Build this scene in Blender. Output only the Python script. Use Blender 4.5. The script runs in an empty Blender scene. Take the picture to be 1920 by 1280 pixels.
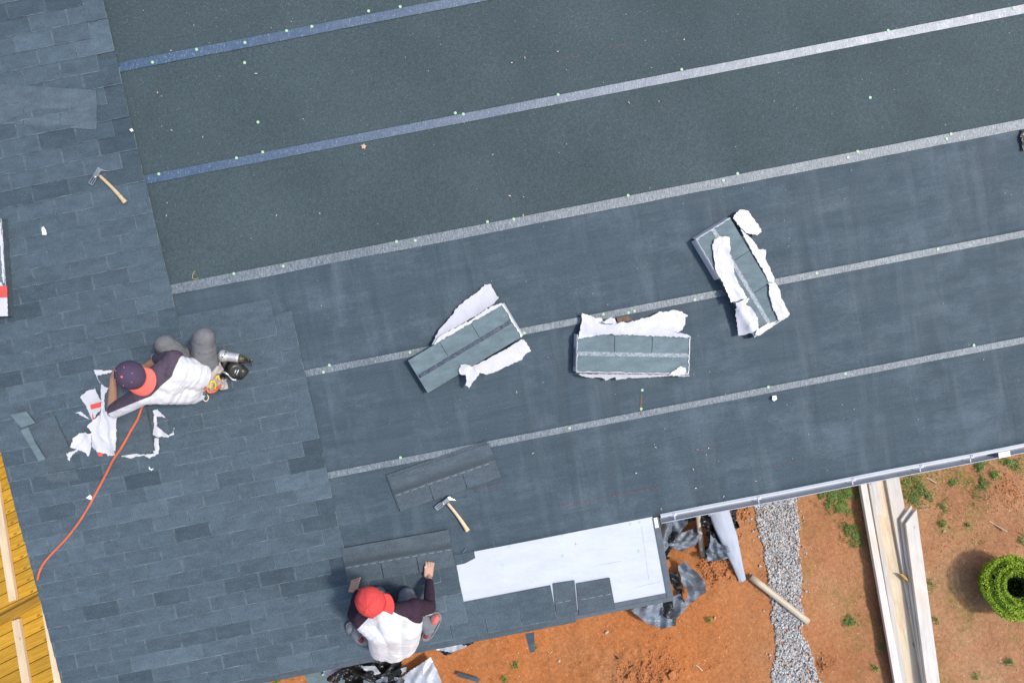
import bpy, bmesh, math, random
from mathutils import Vector, Matrix, noise
from mathutils.geometry import delaunay_2d_cdt

# ------------------------------------------------------------------ camera, sky, sun, exposure
scene = bpy.context.scene
COL = scene.collection
PITCH = math.atan(4 / 12)                 # roof pitch
BETA, ROLL = math.radians(4.5), math.radians(11)
DIST, FPX = 5.7, 1280.0                   # metres from lens to roof, focal length in photo pixels
ZO = 3.30                                 # height of the roof origin above ground
W = Matrix.Translation((0, 0, ZO)) @ Matrix.Rotation(PITCH, 4, 'X')   # roof frame: u along the eave, v up the slope, h off it
cb = Vector((0, math.sin(BETA), math.cos(BETA)))
cu0 = Vector((0, math.cos(BETA), -math.sin(BETA)))
cR = math.cos(ROLL) * Vector((1, 0, 0)) - math.sin(ROLL) * cu0
cU = math.sin(ROLL) * Vector((1, 0, 0)) + math.cos(ROLL) * cu0
cam = bpy.data.cameras.new('camera')
cam.sensor_width, cam.lens, cam.clip_end, cam.clip_start = 36, 24, 500, 0.05
camo = bpy.data.objects.new('camera', cam)
COL.objects.link(camo)
m = Matrix((cR, cU, cb)).transposed().to_4x4()
m.translation = DIST * cb
camo.matrix_world = W @ m
scene.camera = camo
CPOS = (W @ m).translation

SUN = Vector((0.50, -0.20, 0.842)).normalized()
world = bpy.data.worlds.new('World')
scene.world = world
world.use_nodes = True
wn = world.node_tree
sky = wn.nodes.new('ShaderNodeTexSky')
sky.sky_type, sky.sun_disc = 'NISHITA', False
sky.sun_elevation = math.asin(SUN.z)
sky.sun_rotation = math.atan2(SUN.x, SUN.y)
sky.dust_density = 2.0
bg = wn.nodes['Background']
bg.inputs['Strength'].default_value = 0.15
wn.links.new(sky.outputs[0], bg.inputs['Color'])
sl = bpy.data.lights.new('sun', 'SUN')
sl.energy, sl.angle, sl.color = 2.25, math.radians(6.0), (1.0, 0.95, 0.88)
so = bpy.data.objects.new('sun', sl)
so.rotation_euler = SUN.to_track_quat('Z', 'Y').to_euler()
so.location = (6, -4, 12)
COL.objects.link(so)
vs = scene.view_settings
vs.view_transform, vs.look, vs.exposure, vs.gamma = 'Standard', 'None', 0.46, 1.0
vs.use_curve_mapping = False

rnd = random.Random(7)

# ------------------------------------------------------------------ helpers
def rp(px, py, h=0.0):
    """photo pixel -> point (u, v, h) in the roof frame, at height h off the roof plane"""
    d = (px - 960) / FPX * cR - (py - 640) / FPX * cU - cb
    c = DIST * cb
    return c + (h - c.z) / d.z * d

def gp(px, py, z=0.0):
    """photo pixel -> world point on the level plane at height z"""
    d = (W.to_3x3() @ ((px - 960) / FPX * cR - (py - 640) / FPX * cU - cb))
    return CPOS + (z - CPOS.z) / d.z * d

def link(o, parent=None):
    COL.objects.link(o)
    if parent is not None:
        o.parent = parent
    return o

def tag(o, label=None, cat=None, group=None, kind=None):
    if label: o['label'] = label
    if cat: o['category'] = cat
    if group: o['group'] = group
    if kind: o['kind'] = kind
    return o

def thing(name, mat4, label, cat, group=None):
    o = bpy.data.objects.new(name, None)
    o.empty_display_size = 0.1
    o.matrix_world = mat4
    link(o)
    return tag(o, label, cat, group)

def roof_thing(name, p, label, cat, group=None, rot=0.0):
    return thing(name, W @ Matrix.Translation(p) @ Matrix.Rotation(rot, 4, 'Z'), label, cat, group)

def ground_thing(name, p, label, cat, group=None, rot=0.0):
    return thing(name, Matrix.Translation(p) @ Matrix.Rotation(rot, 4, 'Z'), label, cat, group)

def obj(name, me, mat=None, parent=None, smooth=False):
    if mat is not None and not me.materials:
        for mm in (mat if isinstance(mat, (list, tuple)) else [mat]):
            me.materials.append(mm)
    if smooth:
        me.polygons.foreach_set('use_smooth', [True] * len(me.polygons))
    return link(bpy.data.objects.new(name, me), parent)

class MB:
    def __init__(s):
        s.v, s.f = [], []
    def add(s, vs, fs, M=None):
        k = len(s.v)
        s.v += [tuple(M @ Vector(p)) if M is not None else tuple(p) for p in vs]
        s.f += [tuple(i + k for i in f) for f in fs]
        return s
    def box(s, lo, hi, M=None):
        (a, b, c), (d, e, f) = lo, hi
        return s.add([(a,b,c),(d,b,c),(d,e,c),(a,e,c),(a,b,f),(d,b,f),(d,e,f),(a,e,f)],
                     [(0,3,2,1),(4,5,6,7),(0,1,5,4),(1,2,6,5),(2,3,7,6),(3,0,4,7)], M)
    def prism(s, poly, z0, z1, M=None):
        n = len(poly)
        ar = sum(poly[i][0]*poly[(i+1)%n][1]-poly[(i+1)%n][0]*poly[i][1] for i in range(n))
        if ar < 0: poly = poly[::-1]
        zz = (lambda z, p: z(p) if callable(z) else z)
        vs = [(p[0], p[1], zz(z0, p)) for p in poly] + [(p[0], p[1], zz(z1, p)) for p in poly]
        fs = [tuple(range(n))[::-1], tuple(range(n, 2*n))] + [(i, (i+1)%n, n+(i+1)%n, n+i) for i in range(n)]
        return s.add(vs, fs, M)
    def tube(s, pts, r, seg=10, cap=True):
        pts = [Vector(p) for p in pts]
        rs = r if isinstance(r, (list, tuple)) else [r] * len(pts)
        k = len(s.v)
        up = Vector((0.13, 0.21, 0.97)).normalized()
        for i, p in enumerate(pts):
            t = (pts[min(i+1, len(pts)-1)] - pts[max(i-1, 0)]).normalized()
            a = t.cross(up)
            if a.length < 1e-3: a = t.cross(Vector((1, 0, 0)))
            a.normalize(); b = a.cross(t).normalized()
            for j in range(seg):
                an = 2*math.pi*j/seg
                s.v.append(tuple(p + rs[i]*(math.cos(an)*a + math.sin(an)*b)))
        for i in range(len(pts)-1):
            for j in range(seg):
                s.f.append((k+i*seg+j, k+(i+1)*seg+j, k+(i+1)*seg+(j+1)%seg, k+i*seg+(j+1)%seg))
        if cap:
            s.f.append(tuple(k+j for j in range(seg)))
            e = k+(len(pts)-1)*seg
            s.f.append(tuple(e+j for j in range(seg))[::-1])
        return s
    def ball(s, c, r, seg=10, rings=6):
        r = r if isinstance(r, (tuple, list, Vector)) else (r, r, r)
        k = len(s.v); c = Vector(c)
        for i in range(rings+1):
            th = math.pi*i/rings
            for j in range(seg):
                ph = 2*math.pi*j/seg
                s.v.append((c.x+r[0]*math.sin(th)*math.cos(ph), c.y+r[1]*math.sin(th)*math.sin(ph), c.z+r[2]*math.cos(th)))
        for i in range(rings):
            for j in range(seg):
                s.f.append((k+i*seg+j, k+(i+1)*seg+j, k+(i+1)*seg+(j+1)%seg, k+i*seg+(j+1)%seg))
        return s
    def mesh(s, name='m'):
        me = bpy.data.meshes.new(name)
        me.from_pydata(s.v, [], s.f)
        me.validate(); me.update()
        return me
    def build(s, name, mat, parent=None, smooth=False, bevel=0):
        o = obj(name, s.mesh(name), mat, parent, smooth)
        if bevel:
            b = o.modifiers.new('bevel', 'BEVEL'); b.width, b.segments, b.limit_method = bevel, 2, 'ANGLE'
        return o

def spline(pts, n=8):
    pts = [Vector(p) for p in pts]; out = []
    for i in range(len(pts)-1):
        p0, p1, p2, p3 = pts[max(i-1,0)], pts[i], pts[i+1], pts[min(i+2, len(pts)-1)]
        for k in range(n):
            t = k/n
            out.append(0.5*((2*p1)+(p2-p0)*t+(2*p0-5*p1+4*p2-p3)*t*t+(3*p1-p0-3*p2+p3)*t**3))
    return out + [pts[-1]]

# ------------------------------------------------------------------ materials (all procedural)
class N:
    def __init__(s, name, rough=0.6, spec=0.4, metal=0.0):
        s.m = bpy.data.materials.new(name); s.m.use_nodes = True
        s.t = s.m.node_tree; s.b = s.t.nodes['Principled BSDF']
        s.b.inputs['Roughness'].default_value = rough
        s.b.inputs['Specular IOR Level'].default_value = spec
        s.b.inputs['Metallic'].default_value = metal
        s._c = {}
    def node(s, typ, **kw):
        n = s.t.nodes.new(typ)
        for k, v in kw.items(): setattr(n, k, v)
        return n
    def link(s, a, b): s.t.links.new(a, b)
    def co(s, kind='Object', scale=(1, 1, 1), rot=0.0):
        key = (kind, scale, rot)
        if key not in s._c:
            if kind == 'Position':
                o = s.node('ShaderNodeNewGeometry').outputs['Position']
            else:
                o = s.node('ShaderNodeTexCoord').outputs[kind]
            mp = s.node('ShaderNodeMapping')
            mp.inputs['Scale'].default_value = scale; mp.inputs['Rotation'].default_value = (0, 0, rot)
            s.link(o, mp.inputs['Vector']); s._c[key] = mp.outputs[0]
        return s._c[key]
    def noise(s, scale, detail=4, rough=0.55, kind='Object', stretch=(1, 1, 1), dist=0.0, rot=0.0):
        n = s.node('ShaderNodeTexNoise')
        n.inputs['Scale'].default_value = scale; n.inputs['Detail'].default_value = detail
        n.inputs['Roughness'].default_value = rough; n.inputs['Distortion'].default_value = dist
        s.link(s.co(kind, stretch, rot), n.inputs['Vector'])
        return n.outputs['Fac']
    def ramp(s, fac, *stops):
        r = s.node('ShaderNodeValToRGB')
        e = r.color_ramp.elements
        while len(e) < len(stops): e.new(0.5)
        for i, (p, c) in enumerate(stops):
            e[i].position = p
            e[i].color = (c, c, c, 1) if isinstance(c, (int, float)) else (*c, 1)
        s.link(fac, r.inputs[0])
        return r.outputs[0]
    def mix(s, fac, a, b, mode='MIX'):
        n = s.node('ShaderNodeMix', data_type='RGBA', blend_type=mode)
        for i, x in ((0, fac), (6, a), (7, b)):
            if hasattr(x, 'is_linked') or hasattr(x, 'links'): s.link(x, n.inputs[i])
            elif isinstance(x, (tuple, list)): n.inputs[i].default_value = (*x, 1)
            elif i: n.inputs[i].default_value = (x, x, x, 1)
            else: n.inputs[0].default_value = x
        return n.outputs[2]
    def math(s, op, a, b=0.0):
        n = s.node('ShaderNodeMath', operation=op)
        for i, x in enumerate((a, b)):
            if hasattr(x, 'links'): s.link(x, n.inputs[i])
            else: n.inputs[i].default_value = x
        return n.outputs[0]
    def bump(s, h, dist=0.002, strength=1.0):
        n = s.node('ShaderNodeBump')
        n.inputs['Distance'].default_value = dist; n.inputs['Strength'].default_value = strength
        s.link(h, n.inputs['Height']); s.link(n.outputs[0], s.b.inputs['Normal'])
        return s
    def color(s, c):
        if hasattr(c, 'links'): s.link(c, s.b.inputs['Base Color'])
        else: s.b.inputs['Base Color'].default_value = (*c, 1)
        return s
    def rough(s, r):
        s.link(r, s.b.inputs['Roughness']); return s

def simple(name, c, rough=0.6, var=0.15, scale=20, bump=0.0, bscale=60, metal=0.0, spec=0.4, stretch=(1, 1, 1), kind='Object'):
    n = N(name, rough, spec, metal)
    f = n.noise(scale, 4, 0.6, kind, stretch)
    n.color(n.ramp(f, (0.3, tuple(x*(1-var) for x in c)), (0.7, tuple(min(1, x*(1+var)) for x in c))))
    if bump: n.bump(n.noise(bscale, 4, 0.6, kind, stretch), bump)
    return n.m

def shingle_mat(name, lo, hi, grain=1.0, edges=False, band=False):
    n = N(name, 0.62, 0.4)
    info = n.node('ShaderNodeObjectInfo')
    sep = n.node('ShaderNodeSeparateXYZ'); n.link(n.node('ShaderNodeTexCoord').outputs['Object'], sep.inputs[0])
    tab = n.math('FLOOR', n.math('DIVIDE', sep.outputs['X'], 0.3048))
    cmb = n.node('ShaderNodeCombineXYZ')
    n.link(tab, cmb.inputs[0]); n.link(n.math('MULTIPLY', info.outputs['Random'], 517.0), cmb.inputs[1])
    wnz = n.node('ShaderNodeTexWhiteNoise', noise_dimensions='2D'); n.link(cmb.outputs[0], wnz.inputs['Vector'])
    mid = tuple((a+b)/2 for a, b in zip(lo, hi))
    tone = n.math('ADD', n.math('MULTIPLY', wnz.outputs['Value'], 0.55), n.math('MULTIPLY', info.outputs['Random'], 0.45))
    base = n.ramp(tone, (0.0, lo), (0.45, mid), (0.8, tuple(x*1.06 for x in mid)), (1.0, hi))
    mott = n.ramp(n.noise(7, 4, 0.65, 'Position', (1, 2.4, 2.4)), (0.3, 0.80), (0.7, 1.20))
    gr = n.ramp(n.noise(150, 3, 0.9, 'Position'), (0.30, 1-0.62*grain), (0.70, 1+0.7*grain))
    sp = n.ramp(n.noise(105, 1, 0.5, 'Position'), (0.69, 0.0), (0.75, 0.42*grain))
    c = n.mix(1.0, n.mix(1.0, base, mott, 'MULTIPLY'), gr, 'MULTIPLY')
    c = n.mix(sp, c, (0.21, 0.25, 0.28))
    sc = n.ramp(n.noise(3.2, 4, 0.7, 'Position', (1, 5, 5)), (0.60, 0.0), (0.80, 0.35))
    c = n.mix(sc, c, (0.12, 0.15, 0.175))
    if edges:
        fx = n.math('FRACT', n.math('DIVIDE', sep.outputs['X'], 0.3048))
        ex = n.math('MINIMUM', fx, n.math('SUBTRACT', 1.0, fx))                 # distance to the next cut, in tabs
        mx = n.math('LESS_THAN', ex, n.math('ADD', 0.004, n.math('MULTIPLY', n.noise(40, 2, 0.6, 'Position'), 0.030)))
        inr = n.math('LESS_THAN', sep.outputs['Y'], 0.131)
        my = n.math('LESS_THAN', sep.outputs['Y'], n.math('MULTIPLY', n.math('SUBTRACT', n.noise(9, 3, 0.6, 'Position'), 0.34), 0.020))
        m_ = n.math('MAXIMUM', n.math('MULTIPLY', mx, inr), my)
        c = n.mix(n.math('MULTIPLY', m_, n.ramp(n.noise(14, 2, 0.6, 'Position'), (0.32, 0.08), (0.62, 0.85))), c, (0.19, 0.228, 0.255))
    if band:
        bnd = n.ramp(sep.outputs['Y'], (0.0, 0.0), (0.004, 0.75), (0.03, 0.55), (0.065, 0.0))
        c = n.mix(bnd, c, (0.030, 0.042, 0.048))
    n.color(c)
    n.bump(n.noise(220, 2, 0.8, 'Position'), 0.003)
    return n.m

MAT = {}
MAT['shingle'] = shingle_mat('shingle granules', (0.032, 0.052, 0.067), (0.088, 0.127, 0.156), 1.0, True)
MAT['shingle_top'] = shingle_mat('fresh shingle granules', (0.122, 0.175, 0.190), (0.135, 0.190, 0.205), 0.35)
MAT['shingle_loose'] = shingle_mat('loose shingle granules', (0.058, 0.080, 0.096), (0.068, 0.092, 0.110))
MAT['shingle_pale'] = shingle_mat('pale loose shingle granules', (0.072, 0.102, 0.124), (0.086, 0.118, 0.142), 0.8)
MAT['shingle_band'] = shingle_mat('loose shingle granules with dark nailing band', (0.062, 0.085, 0.102), (0.072, 0.098, 0.116), 1.0, False, True)

def felt_rough():
    n = N('granulated roof felt', 0.75, 0.3)
    a = n.noise(1.3, 3, 0.5)
    base = n.ramp(a, (0.3, (0.042, 0.063, 0.069)), (0.7, (0.057, 0.082, 0.089)))
    gr = n.mix(1.0, n.ramp(n.noise(140, 3, 0.9), (0.28, 0.40), (0.72, 1.65)), n.ramp(n.noise(55, 4, 0.8), (0.30, 0.72), (0.70, 1.30)), 'MULTIPLY')
    c = n.mix(1.0, base, gr, 'MULTIPLY')
    c = n.mix(n.ramp(n.noise(95, 1, 0.5), (0.71, 0.0), (0.77, 0.55)), c, (0.26, 0.30, 0.32))
    c = n.mix(n.ramp(n.noise(5, 3, 0.6), (0.66, 0.0), (0.76, 0.35)), c, (0.035, 0.048, 0.05))
    n.color(c); n.bump(n.noise(260, 2, 0.8), 0.002)
    return n.m
def felt_smooth():
    n = N('smooth roof membrane', 0.6, 0.2)
    base = n.ramp(n.noise(2.2, 5, 0.6, 'Object', (0.5, 6, 1)), (0.3, (0.047, 0.070, 0.087)), (0.7, (0.064, 0.092, 0.112)))
    dust = n.ramp(n.noise(1.5, 7, 0.72, 'Object', (1, 1.8, 1)), (0.50, 0.0), (0.74, 0.75))
    c = n.mix(dust, base, (0.112, 0.150, 0.182))
    vb = n.ramp(n.noise(1.9, 5, 0.6, 'Object', (2.4, 0.35, 1), 0.4), (0.50, 0.0), (0.72, 0.5))
    c = n.mix(vb, c, (0.115, 0.148, 0.175))
    c = n.mix(n.ramp(n.noise(1.5, 4, 0.6, 'Object', (3.0, 0.3, 1)), (0.52, 0.0), (0.68, 0.6)), c, (0.042, 0.060, 0.073))
    sc = n.ramp(n.noise(9, 6, 0.7, 'Object', (0.35, 9, 1), 0.6), (0.58, 0.0), (0.76, 0.3))
    c = n.mix(sc, c, (0.20, 0.225, 0.26))
    g = n.ramp(n.noise(120, 4, 0.85), (0.3, 0.68), (0.7, 1.32))
    c = n.mix(1.0, c, g, 'MULTIPLY')
    c = n.mix(n.ramp(n.noise(75, 2, 0.6), (0.735, 0.0), (0.775, 0.5)), c, (0.35, 0.38, 0.4))
    n.color(c)
    n.rough(n.ramp(n.noise(4, 4, 0.6), (0.3, 0.58), (0.7, 0.75)))
    n.bump(n.noise(24, 5, 0.65, 'Object', (0.7, 2.2, 1)), 0.0035)
    return n.m
def strip_mat(name, blue):
    n = N(name, 0.40 if blue else 0.45, 1.0 if blue else 0.6)
    lo, hi = ((0.018, 0.050, 0.100), (0.056, 0.105, 0.175)) if blue else ((0.070, 0.090, 0.108), (0.25, 0.29, 0.32))
    f = n.noise(60, 5, 0.75, 'Object', (1.6, 0.5, 1))
    c = n.ramp(f, (0.36, lo), (0.66, hi))
    c = n.mix(n.ramp(n.noise(2.0, 4, 0.6), (0.35, 0.0), (0.7, 0.55)), c, lo)
    c = n.mix(n.ramp(n.noise(70, 4, 0.8, 'Object', (1.4, 0.6, 1)), (0.55, 0.0), (0.70, 0.75)), c, (0.30, 0.39, 0.48) if blue else (0.46, 0.50, 0.53))
    if blue:
        n.b.inputs['Coat Weight'].default_value, n.b.inputs['Coat Roughness'].default_value, n.b.inputs['Coat IOR'].default_value = 0.55, 0.40, 1.6
        n.link(n.ramp(n.noise(26, 5, 0.8, 'Object', (1.5, 0.6, 1)), (0.3, 0.30), (0.7, 0.62)), n.b.inputs['Coat Roughness'])
    n.color(c); n.bump(n.noise(45, 5, 0.75, 'Object', (1.8, 0.5, 1)), 0.003)
    return n.m
MAT['felt_rough'], MAT['felt_smooth'] = felt_rough(), felt_smooth()
MAT['strip_blue'], MAT['strip_grey'] = strip_mat('blue release film strip', True), strip_mat('grey worn film strip', False)
def white_felt():
    n = N('white roof membrane', 0.5, 0.4)
    c = n.ramp(n.noise(3, 5, 0.65, 'Object', (1, 2.5, 1)), (0.3, (0.50, 0.53, 0.60)), (0.7, (0.57, 0.60, 0.67)))
    c = n.mix(n.ramp(n.noise(6, 6, 0.75, 'Object', (0.4, 5, 1), 0.5), (0.58, 0.0), (0.72, 0.45)), c, (0.44, 0.46, 0.50))
    c = n.mix(n.ramp(n.noise(14, 5, 0.7), (0.66, 0.0), (0.76, 0.5)), c, (0.40, 0.39, 0.38))
    n.color(c); n.bump(n.noise(7, 4, 0.6, 'Object', (0.8, 2.4, 1), 1.0), 0.004)
    return n.m
MAT['white_felt'] = white_felt()
MAT['nail'] = simple('pale green plastic nail cap', (0.38, 0.60, 0.36), 0.5, 0.1)
MAT['chalk'] = simple('red chalk', (0.30, 0.095, 0.085), 0.9, 0.6, 40)
MAT['pencil'] = simple('grey pencil', (0.30, 0.31, 0.33), 0.8, 0.5, 50)
MAT['drip'] = simple('dark grey painted metal edge', (0.10, 0.12, 0.14), 0.42, 0.15, 15, 0.0008, 20)
MAT['gutter'] = simple('pale grey painted gutter metal', (0.36, 0.39, 0.44), 0.38, 0.1, 8, 0.0008, 15)
MAT['gutter_in'] = simple('grey gutter metal face', (0.24, 0.27, 0.32), 0.45, 0.15, 8, 0.0008, 15)
MAT['wall'] = simple('painted wall siding', (0.55, 0.56, 0.55), 0.7, 0.05, 3)
MAT['plywood'] = simple('plywood sheathing', (0.42, 0.28, 0.15), 0.8, 0.2, 8, stretch=(1, 6, 1))
def film(name, c, rough, var=0.2, bmp=0.008):
    n = N(name, rough, 0.5)
    f = n.noise(6, 4, 0.6)
    n.color(n.ramp(f, (0.3, tuple(x*(1-var) for x in c)), (0.7, tuple(min(1, x*(1+var)) for x in c))))
    n.bump(n.noise(16 if bmp > .0035 else 26, 3, 0.5, 'Object', (0.6, 2.6, 1) if bmp > .0035 else (1, 0.6, 1), 1.5), bmp)
    return n.m
MAT['wrap'] = film('white plastic wrapper', (0.58, 0.575, 0.605), 0.36, 0.06, 0.003)
MAT['wrap_red'] = simple('red print on wrapper', (0.62, 0.09, 0.07), 0.45, 0.1)
MAT['ink'] = simple('dark grey print on wrapper', (0.12, 0.13, 0.16), 0.6, 0.1)
MAT['film_grey'] = film('silver grey plastic film', (0.20, 0.24, 0.29), 0.24, 0.4, 0.016)
MAT['film_pale'] = film('pale grey plastic film', (0.44, 0.48, 0.55), 0.33, 0.12, 0.003)
MAT['film_black'] = film('black plastic film', (0.014, 0.015, 0.016), 0.22, 0.3, 0.012)
MAT['roll'] = simple('smooth grey plastic sheet', (0.40, 0.44, 0.51), 0.33, 0.06, 3)
MAT['seal'] = simple('shiny sealant strip', (0.24, 0.28, 0.31), 0.35, 0.5, 60, 0.004, 70)
MAT['seal_dark'] = simple('dark tar sealant strip', (0.055, 0.07, 0.10), 0.32, 0.6, 45, 0.005, 60)
MAT['seal_dash'] = simple('pale sealant dash', (0.17, 0.20, 0.22), 0.45, 0.5, 50)
MAT['steel'] = simple('worn hammer steel', (0.50, 0.51, 0.50), 0.34, 0.15, 25, metal=0.85)
MAT['alu'] = simple('brushed aluminium casing', (0.62, 0.63, 0.62), 0.38, 0.12, 20, metal=0.6)
MAT['dark_metal'] = simple('dark oily metal', (0.05, 0.048, 0.042), 0.35, 0.4, 40, metal=0.4)
MAT['bronze'] = simple('bronze brown metal', (0.16, 0.13, 0.09), 0.35, 0.4, 50, metal=0.7)
MAT['black_rubber'] = simple('black rubber', (0.018, 0.019, 0.021), 0.55, 0.2)
MAT['hose'] = simple('orange rubber hose', (0.60, 0.135, 0.055), 0.42, 0.08)
def wood(name, c1, c2, scale=8, stretch=(0.4, 7, 7), rough=0.55, dirt=None):
    n = N(name, rough, 0.35)
    f = n.noise(scale, 6, 0.65, 'Object', stretch, 1.2)
    c = n.ramp(f, (0.3, c1), (0.7, c2))
    c = n.mix(1.0, c, n.ramp(n.noise(1.7, 3, 0.5, 'Object'), (0.3, 0.86), (0.7, 1.12)), 'MULTIPLY')
    c = n.mix(1.0, c, n.ramp(n.node('ShaderNodeObjectInfo').outputs['Random'], (0.0, 0.80), (1.0, 1.14)), 'MULTIPLY')
    c = n.mix(n.ramp(n.noise(9, 1, 0.4, 'Object', (1, 1.6, 1.6)), (0.745, 0.0), (0.775, 0.7)), c, tuple(x*.38 for x in c1))
    if dirt: c = n.mix(n.ramp(n.noise(2.6, 6, 0.7, 'Object', (0.6, 3, 3)), (0.50, 0.0), (0.78, 0.75)), c, dirt)
    n.color(c); n.bump(n.noise(scale, 6, 0.65, 'Object', stretch, 1.2), 0.0015)
    return n.m
MAT['handle'] = wood('pale hammer handle wood', (0.50, 0.36, 0.21), (0.68, 0.52, 0.34), 20)
MAT['deck'] = wood('amber stained deck wood', (0.40, 0.195, 0.012), (0.66, 0.38, 0.040), 5, (0.5, 8, 8), 0.4, (0.30, 0.13, 0.02))
MAT['lumber'] = wood('fresh pale lumber', (0.62, 0.46, 0.28), (0.78, 0.63, 0.43), 6)
MAT['primed'] = wood('white primed board', (0.54, 0.51, 0.46), (0.68, 0.67, 0.65), 5, (0.5, 6, 6), 0.6, (0.56, 0.43, 0.28))
MAT['board_bare'] = wood('bare muddy board', (0.54, 0.44, 0.30), (0.70, 0.62, 0.47), 4, (0.4, 7, 7), 0.7, (0.48, 0.28, 0.14))
MAT['pipe'] = simple('beige plastic pipe', (0.52, 0.45, 0.34), 0.42, 0.12, 6)
MAT['paper'] = simple('white paper scrap', (0.80, 0.80, 0.80), 0.6, 0.04)
MAT['chip'] = simple('pale wood chip', (0.62, 0.36, 0.20), 0.7, 0.4, 300, kind='Position')
MAT['leafdry'] = simple('dry tan leaf', (0.60, 0.40, 0.27), 0.7, 0.2)

def ground_mat():
    n = N('red clay earth', 0.92, 0.15)
    big = n.noise(0.55, 4, 0.55)
    c = n.ramp(big, (0.35, (0.51, 0.180, 0.058)), (0.55, (0.49, 0.205, 0.080)), (0.72, (0.48, 0.245, 0.115)))
    # browner, weathered soil on the side of the lumber pile (the earth itself differs there)
    sep = n.node('ShaderNodeSeparateXYZ'); n.link(n.node('ShaderNodeTexCoord').outputs['Object'], sep.inputs[0])
    g = n.math('ADD', sep.outputs['X'], n.math('MULTIPLY', n.noise(0.9, 3, 0.5), 1.2))
    side = n.ramp(n.math('DIVIDE', n.math('SUBTRACT', g, 2.3), 2.4), (0.0, 0.0), (1.0, 1.0))
    brown = n.ramp(n.noise(1.2, 5, 0.6), (0.3, (0.37, 0.175, 0.090)), (0.5, (0.46, 0.23, 0.118)), (0.7, (0.48, 0.29, 0.155)))
    c = n.mix(side, c, brown)
    moss = n.ramp(n.noise(1.9, 6, 0.75), (0.50, 0.0), (0.64, 0.75))
    moss = n.math('MULTIPLY', moss, side)
    c = n.mix(moss, c, n.ramp(n.noise(30, 4, 0.7), (0.3, (0.20, 0.13, 0.035)), (0.7, (0.34, 0.25, 0.09))))
    c = n.mix(1.0, c, n.ramp(n.noise(24, 6, 0.75), (0.28, 0.66), (0.72, 1.28)), 'MULTIPLY')
    c = n.mix(1.0, c, n.ramp(n.noise(150, 3, 0.8), (0.3, 0.8), (0.7, 1.2)), 'MULTIPLY')
    c = n.mix(n.ramp(n.noise(48, 2, 0.5), (0.72, 0.0), (0.77, 0.55)), c, (0.60, 0.42, 0.28))
    c = n.mix(n.ramp(n.noise(11, 6, 0.8), (0.60, 0.0), (0.72, 0.45)), c, (0.50, 0.30, 0.17))
    n.color(c)
    n.bump(n.noise(40, 8, 0.8), 0.020)
    return n.m
MAT['ground'] = ground_mat()
def gravel_mat():
    n = N('crushed grey stone', 0.85, 0.25)
    at = n.node('ShaderNodeAttribute', attribute_name='tone')
    c = n.ramp(at.outputs['Fac'], (0.0, (0.30, 0.305, 0.31)), (0.45, (0.46, 0.465, 0.46)), (0.85, (0.62, 0.62, 0.61)), (1.0, (0.52, 0.36, 0.25)))
    c = n.mix(1.0, c, n.ramp(n.noise(90, 4, 0.7), (0.3, 0.8), (0.7, 1.15)), 'MULTIPLY')
    n.color(c); n.bump(n.noise(160, 3, 0.7), 0.002)
    return n.m
MAT['gravel'] = gravel_mat()
def leaf_mat(name, stops):
    n = N(name, 0.5, 0.35)
    at = n.node('ShaderNodeAttribute', attribute_name='tone')
    n.color(n.ramp(at.outputs['Fac'], *stops))
    return n.m
MAT['bush'] = leaf_mat('boxwood leaves', [(0.0, (0.060, 0.15, 0.008)), (0.5, (0.20, 0.34, 0.014)), (1.0, (0.42, 0.54, 0.030))])
MAT['grass'] = leaf_mat('grass blades', [(0.0, (0.06, 0.15, 0.02)), (0.6, (0.15, 0.27, 0.04)), (0.85, (0.28, 0.32, 0.08)), (1.0, (0.45, 0.36, 0.16))])
MAT['straw'] = leaf_mat('straw and chips', [(0.0, (0.45, 0.30, 0.16)), (0.6, (0.62, 0.45, 0.26)), (1.0, (0.72, 0.62, 0.48))])
MAT['stone'] = simple('pale field stone', (0.50, 0.38, 0.28), 0.85, 0.2, 30, 0.004, 40)
MAT['clod'] = simple('clay clod', (0.45, 0.18, 0.07), 0.95, 0.25, 30, 0.006, 50, kind='Position')

def cloth(name, c, rough=0.85, var=0.08, folds=0.007, scale=14, stretch=(1, 1, 1)):
    n = N(name, rough, 0.12)
    f = n.noise(9, 6, 0.75)
    n.color(n.ramp(f, (0.3, tuple(x*(1-var) for x in c)), (0.7, tuple(min(1, x*(1+var)) for x in c))))
    n.bump(n.noise(scale, 3, 0.5, 'Object', stretch, 1.2), folds)
    return n
def shirt_mat(name, white, dark, stretch):
    n = cloth(name, white, folds=0.0055, scale=12, stretch=stretch)
    at = n.node('ShaderNodeAttribute', attribute_name='sleeve')
    f = n.ramp(at.outputs['Fac'], (0.495, 0.0), (0.505, 1.0))
    d = n.ramp(n.noise(40, 3, 0.6), (0.3, tuple(x*0.85 for x in dark)), (0.7, tuple(x*1.15 for x in dark)))
    w = n.ramp(n.noise(7, 5, 0.7), (0.3, tuple(x*f_ for x, f_ in zip(white, (.80, .78, .74)))), (0.55, white))
    n.color(n.mix(f, w, d))
    return n.m
MAT['shirt_a'] = shirt_mat('white shirt with plum sleeves', (0.66, 0.67, 0.70), (0.082, 0.062, 0.085), (0.5, 1.7, 1.0))
MAT['shirt_b'] = shirt_mat('white shirt with dark maroon sleeves', (0.68, 0.68, 0.69), (0.045, 0.026, 0.040), (0.9, 1.2, 1.0))
MAT['trouser_a'] = cloth('grey work trousers', (0.150, 0.152, 0.160), var=0.25, folds=0.012, scale=11).m
MAT['trouser_b'] = cloth('grey blue trousers', (0.165, 0.175, 0.195), var=0.25, folds=0.012, scale=11).m
MAT['skin_a'] = simple('tanned skin', (0.40, 0.215, 0.135), 0.5, 0.08, 25, 0.001, 120)
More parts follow.
